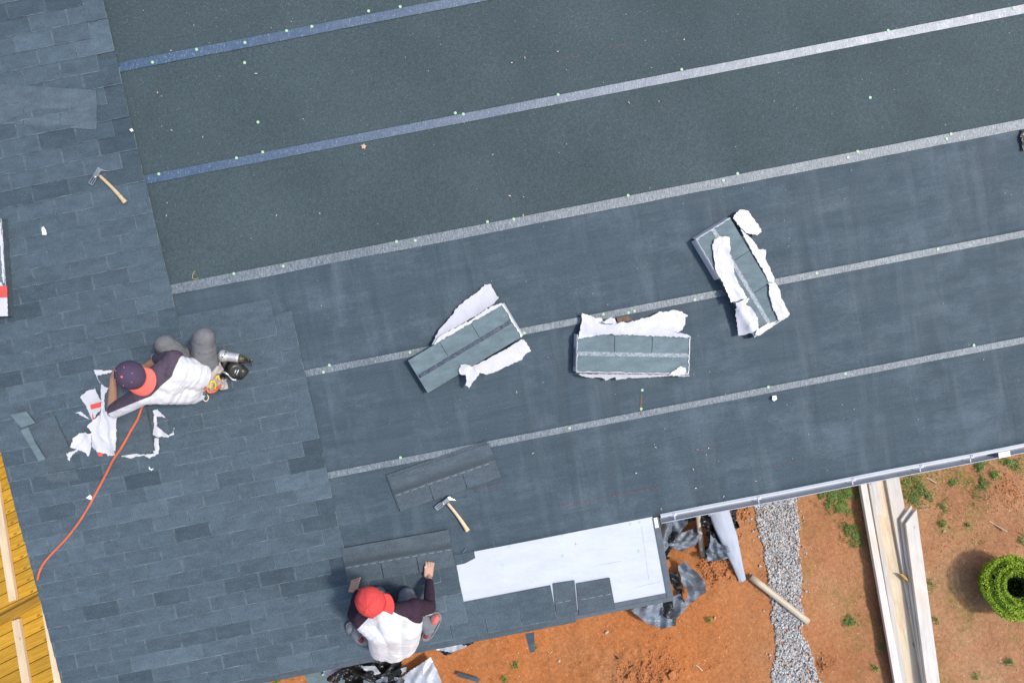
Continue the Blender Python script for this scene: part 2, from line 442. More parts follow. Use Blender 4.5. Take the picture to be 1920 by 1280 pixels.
MAT['skin_b'] = simple('skin', (0.46, 0.27, 0.19), 0.5, 0.08, 25, 0.001, 120)
MAT['hair'] = simple('black hair', (0.015, 0.012, 0.011), 0.5, 0.3, 90)
MAT['cap_navy'] = cloth('plum navy cap cloth', (0.075, 0.055, 0.095), 0.8, 0.1, 0.002, 40).m
MAT['cap_coral'] = cloth('coral cap brim cloth', (0.72, 0.155, 0.120), 0.7, 0.06, 0.001, 60).m
MAT['cap_red'] = cloth('red cap cloth', (0.62, 0.070, 0.066), 0.9, 0.14, 0.005, 18).m
MAT['glove'] = cloth('dusty leather glove', (0.40, 0.35, 0.32), 0.8, 0.2, 0.008, 25).m
MAT['yellow'] = simple('yellow plastic', (0.70, 0.47, 0.03), 0.4, 0.1)
MAT['shoe'] = simple('grey sports shoe', (0.20, 0.21, 0.22), 0.6, 0.25, 30, 0.002, 60)
MAT['shoe_red'] = simple('coral red shoe fabric', (0.60, 0.13, 0.12), 0.6, 0.15, 30)
MAT['shoe_dark_red'] = simple('dark red fabric', (0.24, 0.03, 0.035), 0.7, 0.2, 30)
MAT['nailtip'] = simple('finger nail', (0.75, 0.60, 0.55), 0.3, 0.03)
MAT['eye'] = simple('eye', (0.5, 0.48, 0.45), 0.2, 0.05)

# ------------------------------------------------------------------ setting: earth
def axis(lo, hi, step, far):
    a = []
    x = lo
    while x <= hi + 1e-6: a.append(x); x += step
    k, s = a[0], step
    pre = []
    while k > -far: s *= 1.45; k -= s; pre.append(k)
    k, s = a[-1], step; post = []
    while k < far: s *= 1.45; k += s; post.append(k)
    return pre[::-1] + a + post
def dirt_z(x, y):
    p = Vector((x, y, 0))
    z = 0.030*noise.noise(p*1.1) + 0.020*noise.noise(p*3.1+Vector((4, 2, 1))) + 0.011*noise.noise(p*9) + 0.006*noise.noise(p*24)
    for (c, r, a) in MOUNDS:
        d = ((x-c.x)**2+(y-c.y)**2)/(r*r)
        if d < 6: z += a*math.exp(-d)*(1+0.8*noise.noise(p*14)*(1 if a > 0 else 0.3))
    return z
MOUNDS = [(gp(1350, 1055), 0.28, 0.09), (gp(1290, 1030), 0.2, 0.05), (gp(1220, 1270), 0.5, 0.06), (gp(1120, 1275), 0.4, 0.05),
          (gp(1535, 1245), 0.07, -0.09), (gp(1555, 1240), 0.05, -0.04), (gp(1885, 930), 0.35, 0.03), (gp(1830, 985), 0.3, -0.03),
          (gp(1655, 1050), 0.12, -0.03)]
GX, GY = axis(-3.4, 6.6, 0.035, 70), axis(-5.6, -1.2, 0.035, 70)
gv = [(x, y, dirt_z(x, y) if (-4 < x < 7.2 and -6.2 < y < -0.6) else 0.0) for y in GY for x in GX]
nx = len(GX)
gf = [(j*nx+i, j*nx+i+1, (j+1)*nx+i+1, (j+1)*nx+i) for j in range(len(GY)-1) for i in range(nx-1)]
me = bpy.data.meshes.new('ground'); me.from_pydata(gv, [], gf)
tag(obj('ground', me, MAT['ground'], smooth=True), kind='structure')

def inside(p, poly):
    c = False; j = len(poly)-1
    for i in range(len(poly)):
        a, b = poly[i], poly[j]
        if (a[1] > p[1]) != (b[1] > p[1]) and p[0] < (b[0]-a[0])*(p[1]-a[1])/(b[1]-a[1])+a[0]: c = not c
        j = i
    return c

def toned_mesh(name, verts, faces, tones):
    me = bpy.data.meshes.new(name); me.from_pydata(verts, [], faces)
    a = me.attributes.new('tone', 'FLOAT', 'FACE'); a.data.foreach_set('value', tones)
    return me

# gravel strip
ICO = bmesh.new(); bmesh.ops.create_icosphere(ICO, subdivisions=1, radius=1)
IV = [v.co.copy() for v in ICO.verts]; IF = [tuple(v.index for v in f.verts) for f in ICO.faces]; ICO.free()
gl = [(1396, 880), (1400, 910), (1411, 950), (1425, 1010), (1436, 1060), (1445, 1120), (1453, 1180), (1452, 1230), (1446, 1290), (1440, 1340)]
gr_ = [(1482, 880), (1489, 925), (1497, 990), (1500, 1050), (1500, 1120), (1506, 1180), (1520, 1230), (1538, 1290), (1548, 1340)]
gpoly = [gp(*p).xy for p in gl] + [gp(*p).xy for p in gr_[::-1]]
xs = [p.x for p in gpoly]; ys = [p.y for p in gpoly]
vv, ff, tt = [], [], []
R3 = random.Random(3)
def stone(x, y, s, zb):
    k = len(vv)
    M = Matrix.Rotation(R3.uniform(0, 6.3), 3, Vector((R3.gauss(0, 1), R3.gauss(0, 1), R3.gauss(0, 1))).normalized()) @ Matrix.Diagonal((s, s*R3.uniform(.6, .95), s*R3.uniform(.45, .8)))
    j = [R3.uniform(.78, 1.2) for _ in IV]
    c = Vector((x, y, zb))
    vv.extend(tuple(c + M @ (p*q)) for p, q in zip(IV, j))
    ff.extend(tuple(i+k for i in f) for f in IF)
    t = R3.random()**1.0*0.86 if R3.random() > 0.05 else R3.uniform(0.9, 1)
    tt.extend([t]*len(IF))
n_st = 0
while n_st < 10500:
    x, y = R3.uniform(min(xs)-.1, max(xs)+.1), R3.uniform(min(ys), max(ys))
    e = 0.07*noise.noise(Vector((x*5, y*5, 3)))
    if not inside((x+e, y), gpoly):
        if R3.random() > 0.035 or not inside((x+e+R3.choice((-.11, .11)), y), gpoly): n_st += 0.02; continue
    stone(x, y, R3.uniform(.007, .018)*R3.choice((.8, 1, 1, 1.25)), dirt_z(x, y)+R3.uniform(0.0, .020)); n_st += 1
tag(obj('gravel', toned_mesh('gravel', vv, ff, tt), MAT['gravel']), 'strip of crushed grey gravel running away from the gutter', 'gravel', kind='stuff')

# grass tufts and straw
R4 = random.Random(11)
vv, ff, tt = [], [], []
def blade(x, y, z, L, w, lean, az, tone):
    k = len(vv); d = Vector((math.cos(az), math.sin(az), 0)); s = Vector((-d.y, d.x, 0))*w
    b = Vector((x, y, z)); m_ = b+d*L*lean*.4+Vector((0, 0, L*.62)); t = b+d*L*lean+Vector((0, 0, L*(1.05-lean*.6)))
    vv.extend([tuple(b-s), tuple(b+s), tuple(m_+s*.8), tuple(m_-s*.8), tuple(t)])
    ff.extend([(k, k+1, k+2, k+3), (k+3, k+2, k+4)]); tt.extend([tone]*2)
TUFTS = [(1553, 928, 24, 900), (1588, 922, 24, 1000), (1575, 948, 18, 600), (1601, 1003, 17, 520), (1590, 985, 9, 60), (1592, 1165, 11, 130), (1604, 1150, 9, 70),
         (1737, 1098, 13, 200), (1722, 912, 16, 170), (1712, 935, 18, 200), (1738, 932, 14, 120), (1700, 905, 12, 70), (1838, 872, 15, 250), (1892, 868, 15, 260),
         (1838, 908, 15, 260), (1822, 936, 9, 100), (1785, 905, 9, 70), (1862, 890, 8, 90), (1768, 985, 10, 70), (1918, 1015, 10, 150), (1860, 1085, 6, 50),
         (1845, 1095, 5, 30), (1830, 1268, 9, 40), (1890, 1240, 9, 50), (1327, 1162, 6, 30), (945, 1272, 9, 60), (967, 1245, 8, 40), (1003, 1212, 3, 14), (545, 1262, 10, 80),
         (520, 1275, 9, 60), (1660, 960, 6, 40), (1755, 1160, 10, 40), (1816, 985, 8, 40), (1650, 1210, 6, 30), (1640, 1250, 6, 30), (1715, 1160, 10, 30), (1770, 950, 12, 80)]
for (px, py, r, n) in TUFTS:
    c = gp(px, py); rr = r*0.0068
    base = R4.uniform(0.25, 0.6)
    for _ in range(int(n*2.6)):
        a, q = R4.uniform(0, 6.283), rr*abs(R4.gauss(0, .75))
        x, y = c.x+q*math.cos(a)*1.1, c.y+q*math.sin(a)
        if noise.noise(Vector((x*16, y*16, .5))) < -.05+.25*q/rr-.12: continue
        dry = R4.random() < 0.12
        blade(x, y, dirt_z(x, y), R4.uniform(.02, .06), R4.uniform(.0016, .0034), R4.uniform(.3, 1.2), R4.uniform(0, 6.3), R4.uniform(.86, 1) if dry else min(.84, max(0, R4.gauss(base, .2))))
for _ in range(2600):
    px, py = R4.uniform(1690, 1930), 835+abs(R4.gauss(0, 75))
    c = gp(px, py)
    if noise.noise(Vector((c.x*3, c.y*3, 2.5))) < .02: continue
    blade(c.x, c.y, dirt_z(c.x, c.y), R4.uniform(.015, .045), R4.uniform(.0014, .003), R4.uniform(.8, 1.5), R4.uniform(0, 6.3), R4.choice((.9, .97, .8, .7)))
for _ in range(700):
    px, py = R4.uniform(1500, 1930), R4.uniform(900, 1290)
    c = gp(px, py)
    if noise.noise(Vector((c.x*2.2, c.y*2.2, 5.5))) < .12: continue
    blade(c.x, c.y, dirt_z(c.x, c.y), R4.uniform(.015, .04), R4.uniform(.0014, .003), R4.uniform(.8, 1.5), R4.uniform(0, 6.3), R4.choice((.9, .97, .8, .6)))
tag(obj('grass', toned_mesh('grass', vv, ff, tt), MAT['grass']), 'sparse green weed and grass tufts on the red earth', 'grass', kind='stuff')
vv, ff, tt = [], [], []
def chip(x, y, z, L, w, az, tone, t=0.002):
    k = len(vv); d = Vector((math.cos(az), math.sin(az), 0)); s = Vector((-d.y, d.x, 0)); b = Vector((x, y, z))
    for zz in (0, t):
        for (a, q) in ((-1, -1), (1, -.6), (.9, 1), (-.9, .7)):
            vv.append(tuple(b+d*L*a*.5+s*w*q*.5+Vector((0, 0, zz+(0.2*L*a if zz else 0.1*L*a)))))
    for f in ((0, 3, 2, 1), (4, 5, 6, 7), (0, 1, 5, 4), (1, 2, 6, 5), (2, 3, 7, 6), (3, 0, 4, 7)): ff.append(tuple(i+k for i in f)); tt.append(tone)
for _ in range(2600):
    px, py = R4.uniform(560, 1930), R4.uniform(840, 1290)
    c = gp(px, py)
    if inside(c.xy, gpoly): continue
    big = R4.random() < .07
    chip(c.x, c.y, dirt_z(c.x, c.y)+.002, R4.uniform(.025, .06) if big else R4.uniform(.005, .018), R4.uniform(.003, .009), R4.uniform(0, 6.3), R4.random()**2)
for (px, py, L) in ((1868, 985, .22), (1718, 880, .1), (1745, 900, .12), (1310, 1250, .1)):
    c = gp(px, py); chip(c.x, c.y, .012, L, .016, -.9, .8, .008)
tag(obj('straw', toned_mesh('straw', vv, ff, tt), MAT['straw']), 'scattered straw and wood chips on the red earth', 'straw', kind='stuff')
# clods
vv, ff, tt = [], [], []
for (px, py, sp, n, smax) in ((1345, 1062, 26, 420, .024), (1345, 1064, 14, 40, .034), (1325, 1072, 18, 160, .018), (1230, 1255, 44, 400, .020), (1175, 1262, 36, 260, .020), (1205, 1262, 30, 40, .034), (1385, 960, 22, 90, .03), (1380, 1010, 14, 50, .025),
                          (1545, 1240, 16, 50, .022), (1895, 925, 30, 220, .015), (1880, 905, 20, 60, .02), (1300, 1240, 90, 120, .018), (1800, 1000, 90, 150, .014), (1560, 1100, 60, 100, .012)):
    for _ in range(n):
        c = gp(px+R3.gauss(0, sp*.6), py+R3.gauss(0, sp*.5))
        if inside(c.xy, gpoly): continue
        s = R3.uniform(.006, smax)*R3.uniform(.5, 1)
        stone(c.x, c.y, s, dirt_z(c.x, c.y)+s*.25)
tag(obj('clay_clods', toned_mesh('clods', vv, ff, tt), MAT['clod']), 'loose crumbs and clods of red clay', 'clods', kind='stuff')
# single stones one can pick out
for i, (px, py, s, lb) in enumerate(((1259, 1262, .055, 'flat rust coloured stone at the bottom of the clay slope'), (1137, 1184, .03, 'round pale stone below the white porch membrane'),
                      (1770, 995, .028, 'square grey stone between lumber pile and bush'), (1340, 1157, .022, 'small white stone right of the crumpled film on the clay'), (1048, 1238, .025, 'pale stone on the clay near the fallen dark strip'),
                      (1833, 858, .03, 'white stone in weeds close under the gutter'), (1127, 1247, .028, 'pinkish lump of stone on the clay at the bottom edge'))):
    c = gp(px, py); vv, ff, tt = [], [], []
    R3.seed(50+i); stone(0, 0, s, s*.3)
    o = obj('stone', toned_mesh('stone', vv, ff, tt), MAT['clod' if i in (0, 6) else 'stone']); o.location = (c.x, c.y, dirt_z(c.x, c.y))
    tag(o, lb, 'stone', 'single stones on the earth')

# ------------------------------------------------------------------ the house: roof with its parts
TAB, EXPO, SL = 0.3048, 0.1295, 0.305
UL, UR, VTOP, VE = -4.345, 6.2, 4.3, -1.705      # rake, right end, ridge, main eave
PORCH_U, PORCH_V = 0.905, -2.42
house = thing('house', W, 'house roof half covered with slate blue shingles over dark membrane', 'house')

MB().prism([(UL+.02, PORCH_V+.02), (PORCH_U-.02, PORCH_V+.02), (PORCH_U-.02, VE+.02), (UR, VE+.02), (UR, VTOP), (UL+.02, VTOP)], -.045, -.012).build('roof_sheathing', MAT['plywood'], house)
# back slope and walls, so that the house is whole
bs = math.pi - 2*PITCH
back = Matrix.Translation((0, VTOP, 0)) @ Matrix.Rotation(-2*PITCH, 4, 'X')
MB().box((UL, 0.0, -.04), (UR, 5.5, 0.0), back).build('back_roof_slope', MAT['felt_rough'], house)
Wi = W.inverted()
def wall_box(lo, hi): return MB().box(lo, hi, Wi)
yE = (W @ Vector((0, VE, 0))).y; yP = (W @ Vector((0, PORCH_V, 0))).y; yB = (W @ back @ Vector((0, 5.5, 0))).y
zE = (W @ Vector((0, VE, 0))).z
wall_box((UL+.35, yE+.42, 0), (UR-.3, yE+.57, zE-.02)).build('wall', MAT['wall'], house)
wall_box((UL+.35, yB-.57, 0), (UR-.3, yB-.42, zE-.02)).build('wall', MAT['wall'], house)
for x in (UL+.35, UR-.45):
    MB().add([(x, yE+.58, 0), (x+.15, yE+.58, 0), (x+.15, yB-.58, 0), (x, yB-.58, 0), (x, yE+.58, zE-.02), (x+.15, yE+.58, zE-.02), (x+.15, yB-.58, zE-.02), (x, yB-.58, zE-.02),
              (x, 4.0, zE+1.55), (x+.15, 4.0, zE+1.55)],
             [(0,3,2,1),(0,1,5,4),(2,3,7,6),(1,2,6,9,5),(3,0,4,8,7),(4,5,9,8),(6,7,8,9)], Wi).build('wall', MAT['wall'], house)
for x in (UL+.3, PORCH_U-.3):
    wall_box((x, yP+.15, 0), (x+.12, yP+.27, 2.30)).build('porch_post', MAT['lumber'], house)

# membrane sheets
def und(u, v):
    k = 1.0 if u > -2.6 else max(.25, 1+(u+2.6))
    return k*.0036*(noise.noise(Vector((u*1.9, v*.22, 2.1)))+.45*noise.noise(Vector((u*4.6, v*.5, 7.7)))+.3*noise.noise(Vector((u*.6, v*3.5, 9.1))))
def sheet_grid(name, u0, u1, v0, v1, h, mat, amp, seed, lower=None, du=.06, dv=.06, thick=.003):
    """rectangular membrane sheet lying on the roof with slight waves; lower(u) bends the lower edge"""
    nu, nv = max(2, int((u1-u0)/du)), max(2, int((v1-v0)/dv))
    vs_, fs = [], []
    for j in range(nv+1):
        for i in range(nu+1):
            u = u0+(u1-u0)*i/nu; vb = v0 + (lower(u) if lower else 0); v = vb+(v1-vb)*j/nv
            z = h+und(u, v)+amp*.3*noise.noise(Vector((u*3, v*3, seed)))
            vs_.append((u, v, z))
    fs = [(j*(nu+1)+i, j*(nu+1)+i+1, (j+1)*(nu+1)+i+1, (j+1)*(nu+1)+i) for j in range(nv) for i in range(nu)]
    me = bpy.data.meshes.new(name); me.from_pydata(vs_, [], fs)
    o = obj(name, me, mat, house, True)
    s = o.modifiers.new('thick', 'SOLIDIFY'); s.thickness, s.offset, s.use_rim = thick, -1, True
    o.data.shade_smooth() if hasattr(o.data, 'shade_smooth') else None
    return o
def wob(a, f, s): return lambda u: a*noise.noise(Vector((u*f, s, 0.3)))+a*.4*noise.noise(Vector((u*f*4, s, 7.3)))
L1, L2, L3, L4, L5 = 2.757, 1.860, 0.955, 0.066, -0.815      # centre lines of the laps
fr, fs_ = MAT['felt_rough'], MAT['felt_smooth']
sheet_grid('membrane_sheet', UL, UR, VE, L5+.06, -.003, fs_, .0015, 1)
sheet_grid('membrane_sheet', UL, UR, L5, L4+.06, .001, fs_, .0015, 2)
sheet_grid('membrane_sheet', UL, UR, L4, L3+.06, .005, fs_, .0015, 3)
sheet_grid('membrane_sheet', UL, UR, L3, L2+.05, .009, fr, .0012, 4)
sheet_grid('membrane_sheet', UL, UR, L2, L1+.05, .013, fr, .0012, 5)
sheet_grid('membrane_sheet', UL, UR, L1, VTOP, .017, fr, .0012, 6)
# the lap strips
def lap(v, w, h, mat, seed, wa):
    u0, u1 = UL, UR
    n = int((u1-u0)/.03); vs_, fs = [], []
    for i in range(n+1):
        u = u0+(u1-u0)*i/n
        lo = v-w/2+wob(wa, 1.3, seed)(u); hi = v+w/2+wob(.0015, 2.5, seed+3)(u)
        lift = max(0, wa*1.6*noise.noise(Vector((u*1.7, seed, 1.1)))) if wa > .003 else 0
        for k in range(4):
            t = k/3
            vs_.append((u, lo+(hi-lo)*t, h+und(u, lo+(hi-lo)*t)+lift*(1-t)+.0012*noise.noise(Vector((u*16, t*3, seed)))))
    fs = [(i*4+k, (i+1)*4+k, (i+1)*4+k+1, i*4+k+1) for i in range(n) for k in range(3)]
    me = bpy.data.meshes.new('lap_strip'); me.from_pydata(vs_, [], fs)
    o = obj('lap_strip', me, mat, house, True)
    s = o.modifiers.new('thick', 'SOLIDIFY'); s.thickness, s.offset, s.use_rim = .0012, -1, False
lap(L1+.003, .072, .0205, MAT['strip_blue'], 1, .002)
lap(L2, .070, .0165, MAT['strip_blue'], 2, .002)
lap(L3, .080, .0128, MAT['strip_grey'], 3, .006)
lap(L4, .056, .0088, MAT['strip_grey'], 4, .002)
lap(L5, .054, .0048, MAT['strip_grey'], 5, .002)

# porch membrane: white sheet, with the dark sheet's tongue over it at the left
MB().prism([(UL+.05, -2.40), (.893, -2.40), (.893, VE+.02), (UL+.05, VE+.02)], -.012, -.0085).build('white_membrane', MAT['white_felt'], house)
t_ = [rp(600, 1000), rp(872, 1056), rp(891, 1046), rp(888, 1029)]
MB().prism([(-2.2, VE-.12), (t_[1].x, t_[1].y), (t_[2].x, t_[2].y), (t_[3].x, t_[3].y), (.9, VE+.004), (.9, VE+.06), (-2.2, VE+.06)], -.0075, -.0035).build('membrane_tongue', MAT['felt_smooth'], house)
# metal edge of the porch
MB().box((.891, PORCH_V-.012, -.05), (.899, VE-.012, -.001)).box((.899, PORCH_V-.012, -.07), (.945, VE-.012, -.004)).build('drip_edge', MAT['drip'], house, bevel=.002)
MB().box((UL+.03, PORCH_V-.05, -.07), (.945, PORCH_V-.0125, -.004)).box((UL+.03, PORCH_V-.0115, -.008), (.889, PORCH_V+.03, -.0055)).build('drip_edge', MAT['drip'], house, bevel=.002)
MB().box((UL-.02, PORCH_V, -.11), (UL+.018, VTOP, -.006)).build('rake_board', MAT['drip'], house, bevel=.003)
# gutter along the main eave
prof = [(.012, .000), (-.018, .003), (-.022, -.004), (-.024, -.060), (-.030, -.085), (-.064, -.088), (-.070, -.060), (-.078, -.022), (-.078, -.012), (-.070, -.011), (-.070, -.015)]
gu = [0.962 + i*(UR-.962)/60 for i in range(61)]
mb = MB(); k = 0
for i, u in enumerate(gu):
    sag = .003*math.sin((u-.95)*math.pi/.78)
    for (dv, h) in prof: mb.v.append((u, VE+dv+sag*.6, h-.001))
np_ = len(prof)
mb.f = [(i*np_+j, (i+1)*np_+j, (i+1)*np_+j+1, i*np_+j+1) for i in range(60) for j in range(np_-1)]
o = mb.build('gutter', MAT['gutter'], house); s = o.modifiers.new('t', 'SOLIDIFY'); s.thickness = .002
MB().box((.962, VE-.0150, .0045), (UR, VE-.004, .0065)).build('drip_edge', simple('bright white metal edge', (0.55, 0.58, 0.62), 0.35, 0.05), house)
MB().box((.955, VE-.088, -.086), (.961, VE-.02, -.012)).build('gutter_end_cap', MAT['drip'], house)
for px, py in ((1265, 962), (1423, 931), (1600, 896), (1727, 869), (1822, 852), (1960, 826)):
    u = rp(px, py).x
    MB().box((u-.004, VE-.080, -.030), (u+.004, VE-.016, -.026)).box((u-.014, VE-.026, .007), (u+.014, VE+.002, .011)).ball((u, VE-.006, .013), .006, 8, 5).build('gutter_hanger', MAT['white_felt'], house)
MB().box((rp(1883, 842).x-.05, VE-.078, -.0085), (rp(1883, 842).x+.05, VE-.03, -.006)).build('sticker', MAT['paper'], house)
MB().box((.90, VE-.10, -.002), (.93, VE-.01, .001)).build('sticker', MAT['paper'], house)

# cap nails
CAPS = [(289,119),(371,95),(461,82),(539,60),(586,52),(692,23),(751,15),(460,119),(485,230),(300,327),(445,297),(494,286),(854,213),(869,215),(1046,179),(1277,132),
        (1663,59),(1897,17),(1630,184),(440,513),(532,499),(744,453),(779,451),(914,416),(963,411),(1177,367),(1355,339),(1382,326),(1588,296),(1606,285),(1773,261),(1781,252),
        (607,697),(618,684),(769,660),(983,624),(1131,589),(1178,586),(1189,583),(1302,562),(1340,547),(1530,512),(1757,467),(751,857),(1068,802),(1204,731),(1202,766),(1440,725),(1584,700),(1825,647)]
cm = MB().tube([(0, 0, 0), (0, 0, .0018), (0, 0, .0022)], [.0120, .0116, .0100], 12).ball((0, 0, .0022), (.004, .004, .0012), 6, 4).mesh('cap_nail')
for (px, py) in CAPS:
    p = rp(px, py)
    h = .020 if p.y > L1 else .016 if p.y > L2 else .012 if p.y > L3 else .008 if p.y > L4 else .004 if p.y > L5 else 0
    for Lx, hh in ((L1, .0215), (L2, .0175), (L3, .0150), (L4, .0100), (L5, .0060)):
        if abs(p.y-Lx) < .047: h = hh
    o = obj('cap_nail', cm, MAT['nail'], house); o.location = (p.x, p.y, h+und(p.x, p.y)+.0006)
GM = [(942,1060),(956,1025),(1056,1002),(1056,1042),(1183,982),(1199,980),(1199,1033)]
for (px, py) in GM:
    p = rp(px, py); a = R3.uniform(0, 3)
    M = Matrix.Translation((p.x, p.y, -.0078)) @ Matrix.Rotation(a, 4, 'Z')
    mb = MB()
    for q in range(3):
        mb.box((-.013, -.004+.0005*q, .0), (.013, .0, .0012), M @ Matrix.Rotation(q*1.05, 4, 'Z') @ Matrix.Translation((.006, 0, 0.0004*q)))
    mb.build('printed_mark', MAT['nail'], house)
for a_, b_ in (((1203, 985), (1217, 1088)), ((1192, 1101), (1238, 1091)), ((1120, 1060), (1165, 1052))):
    p, q = rp(*a_), rp(*b_); d = (q-p).normalized(); s_ = Vector((-d.y, d.x, 0))*.0022
    n = 12
    MB().prism([(p+(q-p)*(i/n)+s_*R3.uniform(.1, 1)).xy for i in range(n+1)]+[(p+(q-p)*(i/n)-s_*R3.uniform(.1, 1)).xy for i in range(n, -1, -1)], -.0084, -.0078).build('pencil_line', MAT['pencil'], house)
# chalk lines
def chalk(a, b, w=.0026):
    p, q = rp(*a), rp(*b); d = (q-p).normalized(); s = Vector((-d.y, d.x, 0))*w/2
    n = 14; up_, lo_ = [], []
    for i in range(n+1):
        x = p+(q-p)*(i/n); k = R3.uniform(.25, 1.2) if 0 < i < n else .2
        up_.append((x+s*k).xy); lo_.append((x-s*k).xy)
    mb = MB().prism(up_+lo_[::-1], CH, CH+.0006)
    mb.build('chalk_line', MAT['chalk'], house)
CH = .0026
for a, b in (((1045, 950), (1235, 912)), ((1235, 912), (1224, 919)), ((1235, 912), (1226, 908)), ((1450, 873), (1502, 862)), ((1310, 843), (1336, 838)), ((890, 920), (945, 905))): chalk(a, b)
CH = .0175
chalk((1130, 93), (1188, 82)); chalk((1040, 118), (1090, 105), .002)
# rust stain boards seen below a gap
for (a, b, c_, d) in (((1201, 740), (1204, 740), (1203, 776), (1199, 778)), ((1156, 596), (1178, 592), (1186, 600), (1158, 606))):
    MB().prism([rp(*q).xy for q in (a, b, c_, d)], .0035 if a[1] > 700 else .0115, .0042 if a[1] > 700 else .0145).build('rusty_tear', wood('rust brown stain %d' % a[1], (0.085, 0.075, 0.07), (0.24, 0.14, 0.075), 9, (6, 1, 1), 0.8), house)

# shingle courses: three-tab shingles, each its own part, full length with their headlap
_sh = {}
def shingle_mesh(ntab_l, full=True, t=.0044, slot=.0060, key=None):
    """shingle with origin at its lower left corner; ntab_l: list of tab widths"""
    key = tuple(round(x, 4) for x in ntab_l)
    if key in _sh: return _sh[key]
    mb = MB(); w = sum(ntab_l); x = -w
    H = 2.5*t
    def zz(y): return H*(1-y/SL)
    def slab(x0, x1, y0, y1):
        mb.add([(x0,y0,zz(y0)),(x1,y0,zz(y0)),(x1,y1,zz(y1)),(x0,y1,zz(y1)),(x0,y0,zz(y0)+t),(x1,y0,zz(y0)+t),(x1,y1,zz(y1)+t),(x0,y1,zz(y1)+t)],
               [(0,3,2,1),(4,5,6,7),(0,1,5,4),(1,2,6,5),(2,3,7,6),(3,0,4,7)])
    for i, tw in enumerate(ntab_l):
        slab(x+slot/2, x+tw-slot/2, 0, EXPO+.004); x += tw
    slab(-w+slot/2*.6, -slot/2*.6, EXPO+.004, SL)
    _sh[key] = mb.mesh('shingle'); _sh[key].materials.append(MAT['shingle'])
    return _sh[key]
V0 = -.225-17*EXPO
def course(k, right, left=UL-.012, h=0.0, butt=None, hide=()):
    v = V0+k*EXPO if butt is None else butt
    u = right; first = True; out = []
    while u > left+.02:
        tabs, x = [], u
        for _ in range(3):
            w = min(TAB, x-left)
            if w < .02: break
            tabs.insert(0, w); x -= w
        if not tabs: break
        o = obj('shingle', shingle_mesh(tabs), None, house)
        o.location = (u+R3.uniform(-.0012, .0012), v+R3.uniform(-.0022, .0022), base_h(v)+h+R3.uniform(0, .0008)); o.rotation_euler = (0, 0, R3.gauss(0, .0012))
        out.append(o)
        u = x
    return out
def base_h(v):
    return .0185 if v > L1-.2 else .0155 if v > L2-.2 else .0115 if v > L3-.2 else .0075 if v > L4-.2 else .0035 if v > L5-.2 else .0002
def smooth_base(v):
    # one continuous rise, so courses do not cut into each other
    pts = [(-3, -.004), (-1.75, -.003), (-1.0, .004), (L5, .010), (L4, .014), (L3, .0178), (L2, .0212), (L1, .0252), (5, .030)]
    for (a, x), (b, y) in zip(pts, pts[1:]):
        if a <= v < b: return x+(y-x)*(v-a)/(b-a)
    return .03
base_h = smooth_base
E1, E2, E3 = -2.662, -1.735, -0.831
for k in range(0, 50):
    odd = k % 2 == 1
    r = (E3 if k <= 5 else E2 if k <= 22 else E1) - (0 if odd else TAB/2)
    if k == 5: r = E2           # the last one of this course is in the worker's hands
    if k == 0: continue
    course(k, r)
# starter strip and first course running on along the porch edge
course(0, rp(1039, 1130).x, butt=V0, h=.002)
ST = -2.492
def starter(px0, px1, py, top, h, seed):
    pass
a_, b_ = rp(884, 1199).x, rp(1081, 1166).x
for i in range(3):
    w = (b_-UL)/3
    for j in range(1):
        MB().prism([(UL+w*i+.002, V0-.062), (UL+w*(i+1)-.002, V0-.062), (UL+w*(i+1)-.002, V0+.12), (UL+w*i+.002, V0+.12)], lambda p: base_h(-2.4)-.002+.004*(1-(p[1]-V0+.062)/.18)-.0005, lambda p: base_h(-2.4)+.0028+.003*(1-(p[1]-V0+.062)/.18)-.0005).build('starter_strip', MAT['shingle_loose'], house)
for q, h in (([(1037, 1093), (1077, 1087), (1083, 1146), (1043, 1150)], .006), ([(1081, 1093), (1143, 1082), (1154, 1141), (1086, 1153)], .005)):
    MB().prism([rp(*p).xy for p in q], base_h(-2.4)+h, base_h(-2.4)+h+.0036).build('shingle', MAT['shingle_loose'], house)
# pale sealant dashes on exposed headlaps
dash = MB().box((0, -.0034, 0), (.048, .0034, .0010)).mesh('sealant_dash')
def dashes(u0, u1, v, parent, h, rot=0.0, n=None):
    x = u0
    while x < u1-.05:
        o = obj('sealant_dash', dash, MAT['seal_dash'], parent); o.location = (x, v+R3.uniform(-.001, .001), h); o.rotation_euler = (0, 0, rot+R3.gauss(0, .02))
        x += .0715
dashes(-.62, .10, V0+.14, house, base_h(-2.4)+.0105)
dashes(rp(1090, 1125).x, rp(1150, 1112).x, rp(1120, 1117).y, house, base_h(-2.4)+.0092)

